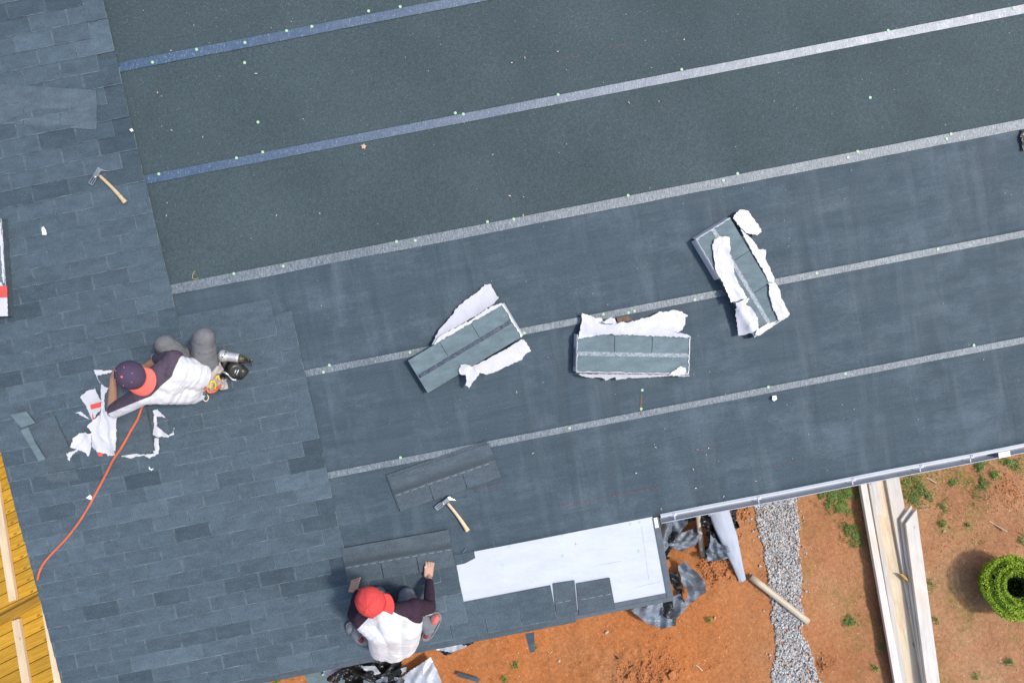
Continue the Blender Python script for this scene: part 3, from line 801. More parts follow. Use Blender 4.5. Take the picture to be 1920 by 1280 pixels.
# ------------------------------------------------------------------ loose shingles
def loose_shingle(name, px_corners, label, mat, h=.012, seal=None, curl=0.0, tabs=(1/3, 2/3), group=None, slots_low=True, bow=0.0):
    """corners: lower-left, lower-right, upper-right, upper-left of the shingle as it lies (tabs at the lower edge)"""
    P_ = [rp(*c, h) for c in px_corners]
    o_ = sum(P_, Vector())/4
    ex = ((P_[1]-P_[0])+(P_[2]-P_[3])).normalized(); rot = math.atan2(ex.y, ex.x)
    Lx = ((P_[1]-P_[0]).length+(P_[2]-P_[3]).length)/2; Ly = ((P_[3]-P_[0]).length+(P_[2]-P_[1]).length)/2
    t = roof_thing(name, Vector((o_.x, o_.y, h)), label, 'shingle', group, rot)
    n, m2 = 24, 10; t_ = .0036
    # curved slab with slots cut at the tabs
    mb = MB()
    def zc(x, y): return curl*max(0, (y/Ly))**2*.5 + curl*max(0, y/Ly)*.3 + bow*((2*x/Lx)**2)
    xs_ = [-Lx/2]+[Lx*(f-.5) for f in tabs]+[Lx/2]
    for i in range(len(xs_)-1):
        x0, x1 = xs_[i]+(.003 if i else 0), xs_[i+1]-(.003 if i < len(xs_)-2 else 0)
        for a in range(4):
            for b in range(2):
                xa, xb = x0+(x1-x0)*a/4, x0+(x1-x0)*(a+1)/4; ya, yb = -Ly/2+Ly*.42*b/2, -Ly/2+Ly*.42*(b+1)/2
                q = [(xa, ya), (xb, ya), (xb, yb), (xa, yb)]
                mb.add([(x, y, zc(x, y)) for x, y in q]+[(x, y, zc(x, y)+t_) for x, y in q], [(0,3,2,1),(4,5,6,7),(0,1,5,4),(1,2,6,5),(2,3,7,6),(3,0,4,7)])
    for a in range(n):
        for b in range(4):
            xa, xb = -Lx/2+Lx*a/n, -Lx/2+Lx*(a+1)/n; y0 = -Ly/2+Ly*.42; ya, yb = y0+(Ly*.58)*b/4, y0+(Ly*.58)*(b+1)/4
            q = [(xa, ya), (xb, ya), (xb, yb), (xa, yb)]
            mb.add([(x, y, zc(x, y)) for x, y in q]+[(x, y, zc(x, y)+t_) for x, y in q], [(0,3,2,1),(4,5,6,7),(0,1,5,4),(1,2,6,5),(2,3,7,6),(3,0,4,7)])
    mb.build('sheet', mat, t)
    if seal == 'dash':
        x = -Lx/2+.01
        while x < Lx/2-.05:
            o = obj('sealant_dash', dash, MAT['seal_dash'], t); o.location = (x, -Ly/2+Ly*.46, zc(x, -Ly*.04)+t_+.0002); x += .0715
    return t
loose_shingle('loose_shingle', [(-24, 231), (181, 243), (184, 172), (-24, 156)], 'loose shingle with lifted pale upper edge lying across the courses', MAT['shingle_pale'], .034, curl=.055, bow=.004)
loose_shingle('loose_shingle', [(751, 952), (936, 887), (909, 827), (720, 891)], 'lower of two loose shingles lying crosswise on the membrane', MAT['shingle_loose'], .010)
loose_shingle('loose_shingle', [(756, 957), (941, 892), (915, 832), (723, 896)], 'upper of two loose shingles, with pale sealant dashes, above the lower hammer', MAT['shingle_band'], .016, 'dash')
loose_shingle('loose_shingle', [(652, 1096), (852, 1061), (842, 992), (640, 1027)], 'shingle being fitted under the hands of the red capped worker', MAT['shingle_band'], .018, 'dash')

def flat_piece(name, px, label, mat, h, t=.0036, cat='shingle scrap', group=None, lift=None):
    P_ = [rp(*p, h) for p in px]; c = sum(P_, Vector())/len(P_)
    th = roof_thing(name, Vector((c.x, c.y, h)), label, cat, group)
    mb = MB().prism([(p-c).xy for p in P_], (lambda p: lift(p)) if lift else 0.0, (lambda p: lift(p)+t) if lift else t)
    o = mb.build(name+'_sheet', mat, th)
    return th
flat_piece('shingle_scrap', [(39, 806), (104, 778), (131, 836), (86, 851), (70, 824)], 'square offcut of shingle with a pale strip beside the torn wrapper', MAT['shingle_loose'], .030, lift=lambda p: .012+.06*p[0]*0)
th = flat_piece('shingle_scrap', [(39, 806), (53, 800), (66, 828), (86, 860), (73, 864), (58, 838)], 'pale narrow offcut strip on the square shingle scrap', MAT['shingle_top'], .050)
flat_piece('shingle_scrap', [(56, 868), (86, 850), (128, 836), (150, 900), (100, 905)], 'dark slanted offcut under the square shingle scrap', MAT['shingle_loose'], .024)
flat_piece('shingle_scrap', [(22, 776), (55, 770), (71, 791), (45, 801)], 'crumpled greenish offcut above the square scrap', MAT['shingle_top'], .034, lift=lambda p: .02+.25*(p[0]+.07)*.25)
flat_piece('shingle_scrap', [(-20, 690), (8, 700), (30, 762), (44, 740), (28, 764), (10, 775), (-20, 780)], 'shingle offcut with a long dark edge near the left picture border', MAT['shingle_loose'], .022)
flat_piece('scrap_strip', [(866, 1037), (873, 1031), (875, 1026), (868, 1034)], 'thin pale sliver beside the fitted shingle', MAT['seal_dash'], .008, cat='sliver')
flat_piece('shingle_scrap', [(984, 1181), (1001, 1178), (1003, 1222), (994, 1225)], 'narrow dark strip hanging over the porch edge', MAT['felt_smooth'], -.03, lift=lambda p: .02+.35*p[1])

# ------------------------------------------------------------------ crumpled sheets (wrappers, films)
def resample(poly, step, closed=True):
    out = []
    n = len(poly)
    for i in range(n):
        a, b = Vector(poly[i]), Vector(poly[(i+1) % n]); d = (b-a).length; k = max(1, int(round(d/step)))
        out += [a+(b-a)*j/k for j in range(k)]
    return out
def crumple(name, poly, mat, parent, hfun, res=.014, seed=0.0, jag=.007, amp=.02, freq=7.0, thick=.0005, direction=0.0, aniso=2.2, smooth=True, crisp=0.5):
    """thin torn sheet: outline in the parent's plane, height from hfun plus sharp folds"""
    ca, sa = math.cos(direction), math.sin(direction)
    bd = resample([tuple(p[:2]) for p in poly], res)
    r_ = random.Random(int(seed*100)+5)
    bd = [p+Vector((noise.noise(Vector((p.x*60, p.y*60, seed)))+r_.uniform(-.5, .5), noise.noise(Vector((p.x*60, p.y*60, seed+9)))+r_.uniform(-.5, .5)))*jag for p in bd]
    xs, ys = [p.x for p in bd], [p.y for p in bd]
    pts = list(bd); bl = [tuple(p) for p in bd]
    y = min(ys)
    while y < max(ys):
        x = min(xs)
        while x < max(xs):
            p = Vector((x+r_.uniform(-.35, .35)*res, y+r_.uniform(-.35, .35)*res))
            if inside(p, bl) and min((p-q).length_squared for q in bd) > (res*.5)**2: pts.append(p)
            x += res
        y += res
    nb = len(bd)
    ov, oe, of, *_ = delaunay_2d_cdt(pts, [(i, (i+1) % nb) for i in range(nb)], [], 1, 1e-5)
    vs_ = []
    for p in ov:
        a, b = (p.x*ca+p.y*sa), (-p.x*sa+p.y*ca)
        n1 = noise.noise(Vector((a*freq/aniso, b*freq, seed))); n2 = noise.noise(Vector((a*freq*.9+b*freq*.5, b*freq*1.9/aniso, seed+3)))
        n3 = noise.noise(Vector((a*freq*2.5, b*freq*2.9, seed+8)))
        f = (1-abs(n1))**3*.75+(1-abs(n2))**3*.4+.22*n3
        if crisp:
            w = .9*noise.noise(Vector((p.x*2.1, p.y*2.1, seed+20)))
            g = 0.0
            for ii, (an, fq, am) in enumerate(((direction+1.57, 4.2, .55), (direction+1.1, 7.5, .30), (direction+2.3, 9.0, .24), (direction+.3, 6.0, .22), (direction+1.7, 13., .07))):
                t_ = (p.x*math.cos(an)+p.y*math.sin(an))*fq*freq/6.0+w*(1+.5*ii)+seed*1.7*ii
                g += am*abs((t_ % 1.0)*2-1)
            f = f*(1-crisp)+g*1.15*crisp
        vs_.append((p.x, p.y, hfun(p)+amp*f))
    me = bpy.data.meshes.new(name); me.from_pydata(vs_, [], [tuple(f) for f in of]); me.update()
    # CDT may return downward faces: make all face up
    up = sum(1 if p.normal.z > 0 else -1 for p in me.polygons)
    if up < 0: me.flip_normals()
    o = obj(name, me, mat, parent, smooth)
    s = o.modifiers.new('thick', 'SOLIDIFY'); s.thickness, s.offset, s.use_rim = thick, 0, False
    return o

def rect_dist(p, hx, hy):
    dx, dy = abs(p.x)-hx, abs(p.y)-hy
    return math.hypot(max(dx, 0), max(dy, 0)) if max(dx, dy) > 0 else max(dx, dy)

def bundle(px_corners, label, wraps, seal, th=.085, h0=None, topmat='shingle_top'):
    """stack of shingles; corners are its top face: a, b along the long side with the tabs, c, d opposite"""
    P_ = [rp(*c, th+.01) for c in px_corners]
    c = sum(P_, Vector())/4
    ex = ((P_[1]-P_[0])+(P_[2]-P_[3])).normalized(); rot = math.atan2(ex.y, ex.x)
    Lx = ((P_[1]-P_[0]).length+(P_[2]-P_[3]).length)/2; Ly = ((P_[3]-P_[0]).length+(P_[2]-P_[1]).length)/2
    h0 = base_h(c.y) if h0 is None else h0
    t = roof_thing('shingle_bundle', Vector((c.x, c.y, h0)), label, 'shingle bundle', 'bundles of shingles on the roof', rot)
    sgn = 1 if (Matrix.Rotation(-rot, 3, 'Z') @ (P_[0]-c)).y > 0 else -1
    mb = MB(); R5 = random.Random(int(c.x*100)); nl = 14
    for i in range(nl-1):
        jx, jy = R5.uniform(-.003, .003), R5.uniform(-.003, .003)
        mb.box((-Lx/2+jx, -Ly/2+jy, th*i/nl), (Lx/2+jx, Ly/2+jy, th*(i+.86)/nl))
    mb.build('shingle_stack', MAT['shingle_loose'], t)
    mb = MB(); z0, z1 = th*(nl-1)/nl, th
    slot = .005
    for i in range(3):
        x0, x1 = -Lx/2+Lx*i/3+(slot/2 if i else 0), -Lx/2+Lx*(i+1)/3-(slot/2 if i < 2 else 0)
        ya, yb = sorted((sgn*Ly/2, sgn*Ly*.06))
        mb.box((x0, ya, z0), (x1, yb, z1))
    ya, yb = sorted((sgn*Ly*.06, -sgn*Ly/2))
    mb.box((-Lx/2, ya, z0), (Lx/2, yb, z1))
    top = mb.build('top_shingle', MAT[topmat], t)
    if seal:
        n = 60; m_ = MB(); w = .018 if seal != 'dark' else .016
        for i in range(n):
            x0, x1 = -Lx/2+.006+(Lx-.012)*i/n, -Lx/2+.006+(Lx-.012)*(i+1)/n
            wa, wb = w*(1+.25*noise.noise(Vector((x0*40, 1, 2)))), w*(1+.25*noise.noise(Vector((x1*40, 1, 2))))
            y = -sgn*Ly*.01
            m_.add([(x0, y-wa, th+.0004), (x1, y-wb, th+.0004), (x1, y+wb, th+.0004), (x0, y+wa, th+.0004), (x0, y-wa*.8, th+.0022), (x1, y-wb*.8, th+.0022), (x1, y+wb*.8, th+.0022), (x0, y+wa*.8, th+.0022)],
                   [(4,5,6,7),(0,1,5,4),(2,3,7,6)])
        m_.build('sealant_strip', MAT['seal' if seal != 'dark' else 'seal_dark'], top)
    Mi = (W @ Matrix.Translation((c.x, c.y, h0)) @ Matrix.Rotation(rot, 4, 'Z')).inverted() @ W
    for i, (name, px, hh, kw) in enumerate(wraps):
        mat = MAT[kw.pop('mat', 'wrap')]
        hm = hh; kw['amp'] = kw.get('amp', .02)*.68; kw['freq'] = kw.get('freq', 7)*.85
        pl = [(Mi @ rp(*p, hm)) for p in px]
        mode = kw.pop('mode', 'drape')
        if mode == 'drape':
            fl = kw.pop('floor', .012)
            hf = lambda q, fl=fl: (th+.004 if rect_dist(q, Lx/2, Ly/2) <= 0 else fl+(th-fl)*math.exp(-rect_dist(q, Lx/2, Ly/2)/.07))
        elif mode == 'on':
            hf = lambda q: th+.006
        else:
            hf = lambda q: .010
        crumple(name, pl, mat, t, hf, seed=i*3.1+c.x, **kw)
    # rim of wrapper still round the sides
    return t, Lx, Ly, th

def z_(x0, y0, s, pts): return [(x0+a/s, y0+b/s) for a, b in pts]
def rimfun(t, Lx, Ly, th, sides, amp=.006, mat='wrap', w=.006):
    """white wrapper left standing round the stack: thin wavy bands"""
    for (a, b) in sides:
        n = 40; mb = MB(); a, b = Vector(a), Vector(b); d = (b-a).normalized(); out = Vector((d.y, -d.x))
        for i in range(n+1):
            p = a+(b-a)*i/n; j = .004*noise.noise(Vector((p.x*30, p.y*30, Lx)))
            top_ = th+.004+amp*noise.noise(Vector((p.x*22, p.y*22, Lx+4)))
            for (o_, z) in ((.018, .001), (.008, th*.6), (.002+w*.3+j, top_), (-w*.7+j*2.4, top_+.002)):
                mb.v.append((p.x+out.x*o_, p.y+out.y*o_, z))
        mb.f = [(i*4+k, (i+1)*4+k, (i+1)*4+k+1, i*4+k+1) for i in range(n) for k in range(3)]
        o = mb.build('wrapper_rim', MAT[mat], t, True); s = o.modifiers.new('t', 'SOLIDIFY'); s.thickness, s.use_rim = .0015, False

# the two-flap bundle with a dark sealant line
z1 = lambda pts: z_(740, 520, 5.564, pts)
t, Lx, Ly, th_ = bundle([(765, 676), (941, 570), (979, 631), (802, 736)], 'tilted shingle bundle with dark sealant line, two wide white flaps spread out', [
    ('wrapper', z1([(395, 700), (420, 640), (480, 520), (560, 440), (610, 380), (640, 325), (740, 240), (860, 155), (900, 120), (940, 80), (995, 65), (1020, 120), (1060, 170), (1088, 220), (1040, 270), (900, 370), (700, 480), (520, 600), (420, 680)]), .04, dict(floor=.02, amp=.016, freq=6)),
    ('wrapper', z1([(400, 705), (470, 610), (640, 520), (800, 440), (960, 330), (1040, 290), (1120, 268), (1125, 285), (810, 465), (480, 660)]), .09, dict(mode='on', amp=.008, freq=9, res=.012)),
    ('wrapper', z1([(800, 925), (960, 850), (1150, 745), (1330, 640), (1365, 660), (1395, 710), (1425, 762), (1360, 800), (1320, 860), (1240, 890), (1130, 945), (1050, 985), (960, 1012), (900, 1000), (850, 960)]), .04, dict(floor=.018, amp=.015, freq=7)),
    ('wrapper', z1([(680, 1005), (672, 960), (695, 905), (740, 898), (800, 918), (830, 950), (890, 960), (880, 1010), (840, 1060), (800, 1110), (780, 1148), (745, 1115), (755, 1060), (735, 1010)]), .09, dict(mode='on', amp=.035, freq=11, res=.011)),
], 'dark')
rimfun(t, Lx, Ly, th_, [((Lx/2, -Ly/2), (Lx/2, Ly/2))], .008)

z2 = lambda pts: z_(1050, 560, 6.857, pts)
t, Lx, Ly, th_ = bundle([(1082, 627), (1292, 630), (1292, 701), (1081, 697)], 'level shingle bundle with pale sealant line in an open white wrapper', [
    ('wrapper', z2([(220, 515), (250, 420), (280, 300), (285, 190), (370, 210), (460, 245), (540, 250), (560, 300), (640, 320), (720, 325), (780, 295), (860, 312), (1000, 270), (1180, 225), (1270, 170), (1400, 165), (1480, 145), (1570, 170), (1650, 212), (1620, 240), (1610, 330), (1560, 400), (1520, 430), (1400, 420), (1600, 445), (1665, 480), (1640, 492), (1300, 480), (900, 460), (530, 455), (400, 480)]), .07, dict(floor=.03, amp=.028, freq=7)),
    ('wrapper', z2([(540, 300), (600, 260), (690, 240), (720, 320), (640, 320)]), .09, dict(mode='on', amp=.02, freq=12, res=.01)),
    ('wrapper', z2([(1385, 975), (1440, 930), (1480, 905), (1545, 862), (1600, 875), (1612, 930), (1590, 970), (1500, 985)]), .09, dict(mode='on', amp=.018, freq=13, res=.01)),
    ('wrapper', z2([(225, 960), (500, 955), (900, 960), (1300, 970), (1650, 975), (1640, 990), (1380, 985), (1180, 1005), (1000, 1015), (880, 1010), (810, 1025), (720, 1035), (700, 1000), (650, 1015), (585, 1062), (560, 1020), (480, 1000), (400, 1010), (300, 995)]), .05, dict(floor=.01, amp=.012, freq=9, res=.011)),
], 'pale')
rimfun(t, Lx, Ly, th_, [((Lx/2, -Ly/2), (Lx/2, Ly/2)), ((-Lx/2, Ly/2), (-Lx/2, -Ly/2)), ((-Lx/2, -Ly/2), (Lx/2, -Ly/2))], .006)
# print marks on the left wrapper side
mb = MB()
for i in range(9):
    y = -Ly*.36+i*.018; mb.box((-Lx/2-.017-.002, y, th_*.15), (-Lx/2-.0155, y+.011, th_*.75))
mb.build('printed_mark', MAT['ink'], t)

z3 = lambda pts: z_(1280, 380, 4.923, pts)
t, Lx, Ly, th_ = bundle([(1369, 410), (1478, 593), (1413, 631), (1304, 448)], 'steep standing shingle bundle with long ragged wrapper strips on both sides', [
    ('wrapper', z3([(450, 150), (480, 105), (525, 65), (600, 70), (640, 130), (690, 190), (735, 265), (690, 295), (630, 295), (580, 280), (530, 240), (490, 200)]), .06, dict(floor=.03, amp=.025, freq=9, res=.013)),
    ('wrapper', z3([(515, 240), (580, 290), (660, 365), (690, 430), (765, 435), (755, 520), (800, 610), (838, 700), (830, 735), (760, 730), (745, 660), (640, 490)]), .05, dict(floor=.02, amp=.022, freq=9, res=.013)),
    ('wrapper', z3([(765, 745), (840, 735), (885, 810), (890, 870), (920, 930), (965, 1030), (900, 1075), (855, 1085), (800, 960), (772, 850)]), .05, dict(floor=.02, amp=.028, freq=9, res=.013)),
    ('wrapper', z3([(268, 390), (290, 340), (340, 312), (428, 320), (432, 400), (430, 480), (460, 560), (470, 660), (520, 760), (585, 880), (540, 890), (440, 920), (400, 820), (340, 700), (290, 610), (280, 490)]), .095, dict(mode='on', amp=.03, freq=9, res=.013)),
    ('wrapper', z3([(470, 920), (550, 890), (600, 880), (560, 940), (605, 960), (665, 1055), (680, 1160), (620, 1200), (510, 1230), (500, 1130), (475, 1000)]), .06, dict(floor=.02, amp=.035, freq=9, res=.013)),
    ('wrapper', z3([(690, 1160), (760, 1115), (840, 1095), (860, 1090), (800, 1150), (700, 1222), (650, 1215)]), .08, dict(mode='on', amp=.012, freq=12, res=.011)),
], 'pale')
rimfun(t, Lx, Ly, th_, [((-Lx/2, Ly/2), (-Lx/2, -Ly/2)), ((-Lx/2, -Ly/2), (-Lx*.1, -Ly/2)), ((Lx/2, -Ly/2), (Lx/2, Ly/2))], .008)

# bundle cut by the left picture border
t, Lx, Ly, th_ = bundle([(4, 408), (16, 590), (-58, 596), (-70, 412)], 'wrapped shingle bundle with a red band, cut by the left picture edge', [
    ('wrapper', [(-40, 500), (-8, 520), (6, 530), (16, 545), (18, 592), (-60, 598)], .095, dict(mode='on', amp=.008, freq=5)),
    ('wrapper', [(-2, 410), (5, 420), (9, 470), (12, 530), (8, 530), (4, 470)], .095, dict(mode='on', amp=.006, freq=10, res=.01)),
], None)
rimfun(t, Lx, Ly, th_, [((-Lx/2, Ly/2), (Lx/2, Ly/2))][:1], .004)
p_ = [Vector((.02*Lx+.20, -Ly/2)), Vector((.02*Lx+.20, Ly/2)), Vector((.02*Lx+.26, Ly/2)), Vector((.02*Lx+.26, -Ly/2))]
M_ = (W @ Matrix.Identity(4))
def on_thing(t, px, h):
    return [t.matrix_world.inverted() @ (W @ rp(*p, h)) for p in px]
q = on_thing(t, [(-30, 536), (16, 536), (17, 557), (-30, 560)], .105)
crumple('red_band', q, MAT['wrap_red'], t, lambda p: th_+.016, amp=.002, jag=.001, seed=4)
bpy.context.view_layer.update()

# opened bundle under the crouching worker
z4 = lambda pts: z_(120, 600, 4.571, pts)
t, Lx, Ly, th_ = bundle([(259, 690), (290, 850), (216, 850), (184, 694)], 'almost used up shingle bundle in shredded white wrapper under the crouching worker', [
    ('wrapper', z4([(270, 425), (340, 428), (425, 430), (420, 445), (300, 470), (300, 500), (330, 540), (290, 490)]), .05, dict(mode='on', amp=.012, freq=10, res=.012)),
    ('wrapper', z4([(325, 545), (400, 580), (360, 640), (360, 780), (460, 815), (458, 1110), (420, 1090), (300, 960), (330, 860), (330, 660)]), .06, dict(mode='on', amp=.03, freq=7, res=.014)),
    ('wrapper', z4([(200, 905), (290, 820), (345, 760), (400, 790), (455, 900), (455, 1110), (400, 1150), (300, 1130), (240, 1090), (240, 960)]), .06, dict(floor=.03, amp=.045, freq=8, res=.013)),
    ('wrapper', z4([(135, 655), (200, 610), (270, 582), (310, 660), (345, 700), (340, 745), (300, 790), (250, 860), (220, 800), (190, 730), (160, 690)]), .04, dict(floor=.02, amp=.02, freq=5)),
    ('wrapper', z4([(105, 788), (150, 785), (210, 825), (230, 850), (160, 815)]), .02, dict(mode='floor', amp=.014, freq=12, res=.01)),
    ('wrapper', z4([(75, 1080), (90, 1010), (130, 970), (200, 960), (245, 970), (250, 1040), (235, 1120), (215, 1165), (190, 1130), (130, 1100)]), .05, dict(floor=.03, amp=.05, freq=9, res=.012)),
    ('wrapper', z4([(120, 1100), (130, 1115), (70, 1160), (55, 1205), (40, 1180), (30, 1140), (80, 1120)]), .02, dict(mode='floor', amp=.018, freq=14, res=.009)),
    ('wrapper', z4([(370, 1130), (460, 1125), (560, 1130), (700, 1150), (770, 1140), (780, 1010), (815, 1010), (820, 1140), (740, 1180), (690, 1155), (580, 1178), (440, 1160), (380, 1160)]), .03, dict(mode='floor', amp=.025, freq=12, res=.010)),
    ('wrapper', z4([(765, 770), (800, 765), (880, 840), (830, 825), (800, 830), (800, 910), (840, 940), (900, 985), (935, 960), (948, 912), (940, 980), (900, 1000), (800, 998), (765, 985), (775, 900)]), .03, dict(mode='floor', amp=.025, freq=12, res=.010)),
], None, th=.045, topmat='shingle_loose')
bpy.context.view_layer.update()
for k, pl in enumerate((z4([(225, 725), (335, 695), (345, 735), (232, 765)]), z4([(245, 790), (262, 850), (245, 850)]), z4([(285, 1135), (345, 1130), (330, 1165), (300, 1165)]))):
    crumple('red_print', on_thing(t, pl, .06), MAT['wrap_red'], t, lambda p: (.058 if rect_dist(p, Lx/2, Ly/2) <= 0 else .046), amp=.006, jag=.001, seed=k+2.0, res=.012)

# paper scraps lying about
for i, (px, lb) in enumerate((([(81, 428), (85, 425), (90, 433), (91, 441), (83, 441)], 'white torn scrap on the shingles near the left picture border'),
                          ([(246, 245), (251, 242), (254, 247), (249, 249)], 'tiny white scrap at the edge of the shingled part'),
                          ([(163, 932), (170, 926), (175, 930), (173, 936), (167, 934)], 'white scrap beside the orange hose'),
                          ([(1448, 742), (1455, 741), (1457, 748), (1451, 752), (1447, 748)], 'white crumpled scrap below the lowest lap strip'),
                          ([(281, 873), (285, 878), (290, 876), (286, 881), (281, 878)], 'curled white shred below the opened bundle'))):
    P_ = [rp(*p, .02) for p in px]; c = sum(P_, Vector())/len(P_)
    th = roof_thing('paper_scrap', Vector((c.x, c.y, base_h(c.y)+.004)), lb, 'scrap', 'white scraps on the roof')
    crumple('paper', [p-c for p in P_], MAT['paper'], th, lambda p: .010 if c.x < 0 else .004, amp=.012, freq=30, res=.007, jag=.002, seed=i)
c = rp(682, 275, .02)
th = roof_thing('dry_leaf', Vector((c.x, c.y, .016)), 'pale star shaped leaf on the dark felt', 'leaf')
crumple('leaf_blade', [Vector((.024*(1 if i % 2 == 0 else .6)*math.cos(i*.628), .024*(1 if i % 2 == 0 else .6)*math.sin(i*.628))) for i in range(10)], MAT['leafdry'], th, lambda p: .002, amp=.008, freq=25, res=.008, jag=.002)
# yellow string bits
for px, lb in (([(366, 508), (362, 513), (361, 521), (366, 523), (372, 521)], 'curled yellow green string on the dark felt near the shingle edge'),):
    P_ = spline([rp(*p, .014) for p in px], 5); c = P_[0]
    th = roof_thing('string', Vector((c.x, c.y, .010)), lb, 'string')
    MB().tube([p-c+Vector((0, 0, .004)) for p in P_], .0014, 6).build('strand', MAT['yellow'], th, True)
p = rp(1919, 262, .02)
th = roof_thing('dark_scrap', Vector((p.x, p.y, .012)), 'black rubber scrap at the right picture border', 'scrap')
crumple('scrap_sheet', [Vector(q) for q in ((-.02, -.09), (.05, -.08), (.06, .06), (.0, .09), (-.03, .03))], MAT['film_black'], th, lambda q: .004, amp=.02, freq=14, seed=2)

# specks of wood chips over the roof membrane
vv, ff, tt = [], [], []
CHIPS = [(323,96),(366,49),(297,175),(322,244),(382,258),(315,381),(313,405),(481,139),(518,403),(924,291),(980,404),(1046,97),(960,118),(985,110),(1178,194),(1236,190),(981,369),(956,368),(1282,76),
         (1300,880),(1194,886),(1308,843),(1419,903),(1306,916),(1330,841),(1240,954),(1228,833),(1358,930),(1230,838),(968,735),(1080,1020),(600,400),(1000,850)]
for (px, py) in CHIPS:
    p = rp(px+R4.uniform(-1, 1), py+R4.uniform(-1, 1), .016); chip(p.x, p.y, base_h(p.y)+.004 if p.y > -1.7 else 0, R4.uniform(.009, .02), R4.uniform(.004, .009), R4.uniform(0, 6), R4.uniform(.3, 1))
for _ in range(110):
    p = rp(R4.uniform(260, 1920), R4.uniform(0, 900), .016)
    chip(p.x, p.y, base_h(p.y)+.003, R4.uniform(.003, .008), R4.uniform(.003, .005), R4.uniform(0, 6), R4.uniform(.6, 1))
o = obj('roof_chips', toned_mesh('roof_chips', vv, ff, tt), MAT['straw']); o.matrix_world = W
tag(o, 'tiny pale wood chips strewn over the dark membrane', 'chips', kind='stuff')

# ------------------------------------------------------------------ hammers
def hammer(px_head, px_claw, px_end, px_blade, label):
    """px_claw: top corner with the claw, px_blade: far end of the slotted blade, px_end: end of the handle"""
    a, b, e, cl = rp(*px_head, .03), rp(*px_blade, .03), rp(*px_end, .03), rp(*px_claw, .03)
    t = roof_thing('roofing_hammer', Vector((a.x, a.y, base_h(a.y)+.016)), label, 'hammer', 'roofing hammers')
    A = Vector((0, 0, .012)); E_ = e-a; E_.z = .016; B = b-a; B.z = .004; C = cl-a; C.z = .014
    d = E_.normalized(); s = Vector((-d.y, d.x, 0)).normalized()
    # handle: oval bar, slim neck, swelling towards the end
    n = 18; mb = MB(); L = E_.length
    for i in range(n+1):
        f = i/n; w = (.0125+.006*math.sin(min(1, f*1.25)*math.pi*.5)-.0035*math.sin(f*math.pi)+(.002 if f > .93 else 0)); hh = w*.72
        c = A+(E_-A)*f*1.0+s*.006*math.sin(f*math.pi)
        for j in range(12):
            an = j*math.pi/6; mb.v.append(tuple(c+s*w*math.cos(an)+Vector((0, 0, 1))*hh*math.sin(an)))
    mb.f = [(i*12+j, (i+1)*12+j, (i+1)*12+(j+1) % 12, i*12+(j+1) % 12) for i in range(n) for j in range(12)] + [tuple(range(12)), tuple(n*12+j for j in range(12))[::-1]]
    mb.build('handle', MAT['handle'], t, True)
    # head: eye block, slotted blade, claw
    x = (B-C); x.z = 0; L2 = x.length; x.normalize(); y = Vector((-x.y, x.x, 0)); y = y if y.dot(E_) < 0 else -y   # y away from handle
    M = Matrix((x, y, Vector((0, 0, 1)))).transposed().to_4x4(); M.translation = Vector((C.x, C.y, .004))
    wq = .036
    def box(x0, x1, y0, y1, z0, z1): return MB().box((x0, y0-.018, z0), (x1, y1-.018, z1), M)
    hd = MB().box((.012, -.018, .004), (L2*.56, .016, .024), M)
    hd.build('head', MAT['steel'], t, bevel=.003)
    bl = MB()
    for (y0, y1) in ((-.020, -.0125), (-.0045, .0045), (.0125, .020)): bl.box((L2*.56+.001, y0, .006), (L2-.013, y1, .013), M)
    bl.box((L2-.012, -.020, .006), (L2, .020, .013), M)
    bl.build('slotted_blade', MAT['steel'], t)
    cw = MB().add([(-.004, .015, .006), (.011, .015, .006), (.011, -.018, .006), (0, -.030, .006), (-.012, -.052, .006), (-.016, -.050, .006), (-.008, -.020, .006),
                   (-.004, .015, .022), (.011, .015, .022), (.011, -.018, .022), (0, -.030, .018), (-.012, -.052, .012), (-.016, -.050, .012), (-.008, -.020, .018)],
                  [(6,5,4,3,2,1,0), (7,8,9,10,11,12,13)]+[(i, (i+1) % 7, 7+(i+1) % 7, 7+i) for i in range(7)], M)
    cw.build('claw', MAT['steel'], t)
    MB().ball(tuple(M @ Vector((L2*.5, -.006, .024))), (.008, .008, .004), 10, 6).build('rivet', MAT['alu'], t, True)
z5 = lambda a, b: (150+a/12.8, 300+b/12.8)
hammer(z5(500, 385), z5(520, 225), z5(1125, 1030), z5(290, 600), 'wooden handled roofing hammer lying on the shingles near the upper left')
z6 = lambda a, b: (700+a/6.4, 810+b/6.4)
hammer(z6(890, 850), z6(925, 775), z6(1135, 1180), z6(750, 918), 'wooden handled roofing hammer lying on the membrane below the loose shingles')

# ------------------------------------------------------------------ deck at the left
DZ = 0.95
da, db = gp(0, 1129, DZ), gp(72, 1094, DZ)
dd = (db-da); dd.z = 0; dd.normalize(); dn = Vector((-dd.y, dd.x, 0))
deck = ground_thing('wooden_deck', (da.x, da.y, 0), 'amber stained plank deck beside the left roof edge', 'deck', rot=math.atan2(dd.y, dd.x))
R6 = random.Random(5)
for i in range(-22, 20):
    sh = .55+.0*i
    # boards stop under the roof overhang
    bmesh_ = MB().box((-2.2, -.066, DZ-.035), (1.1+R6.uniform(0, .02), .066, DZ+R6.uniform(-.002, .002)))
    o = bmesh_.build('board', MAT['deck'], deck, bevel=.004); o.location = (0, i*.139, 0)
for x in (-1.8, -.6, .6):
    MB().box((x-.02, -3.15, DZ-.2), (x+.02, 2.8, DZ-.037)).build('joist', MAT['deck'], deck)
    for y in (-3.0, -.2, 2.6): MB().box((x-.05, y-.05, -.02), (x+.05, y+.05, DZ-.21)).build('post', MAT['deck'], deck)
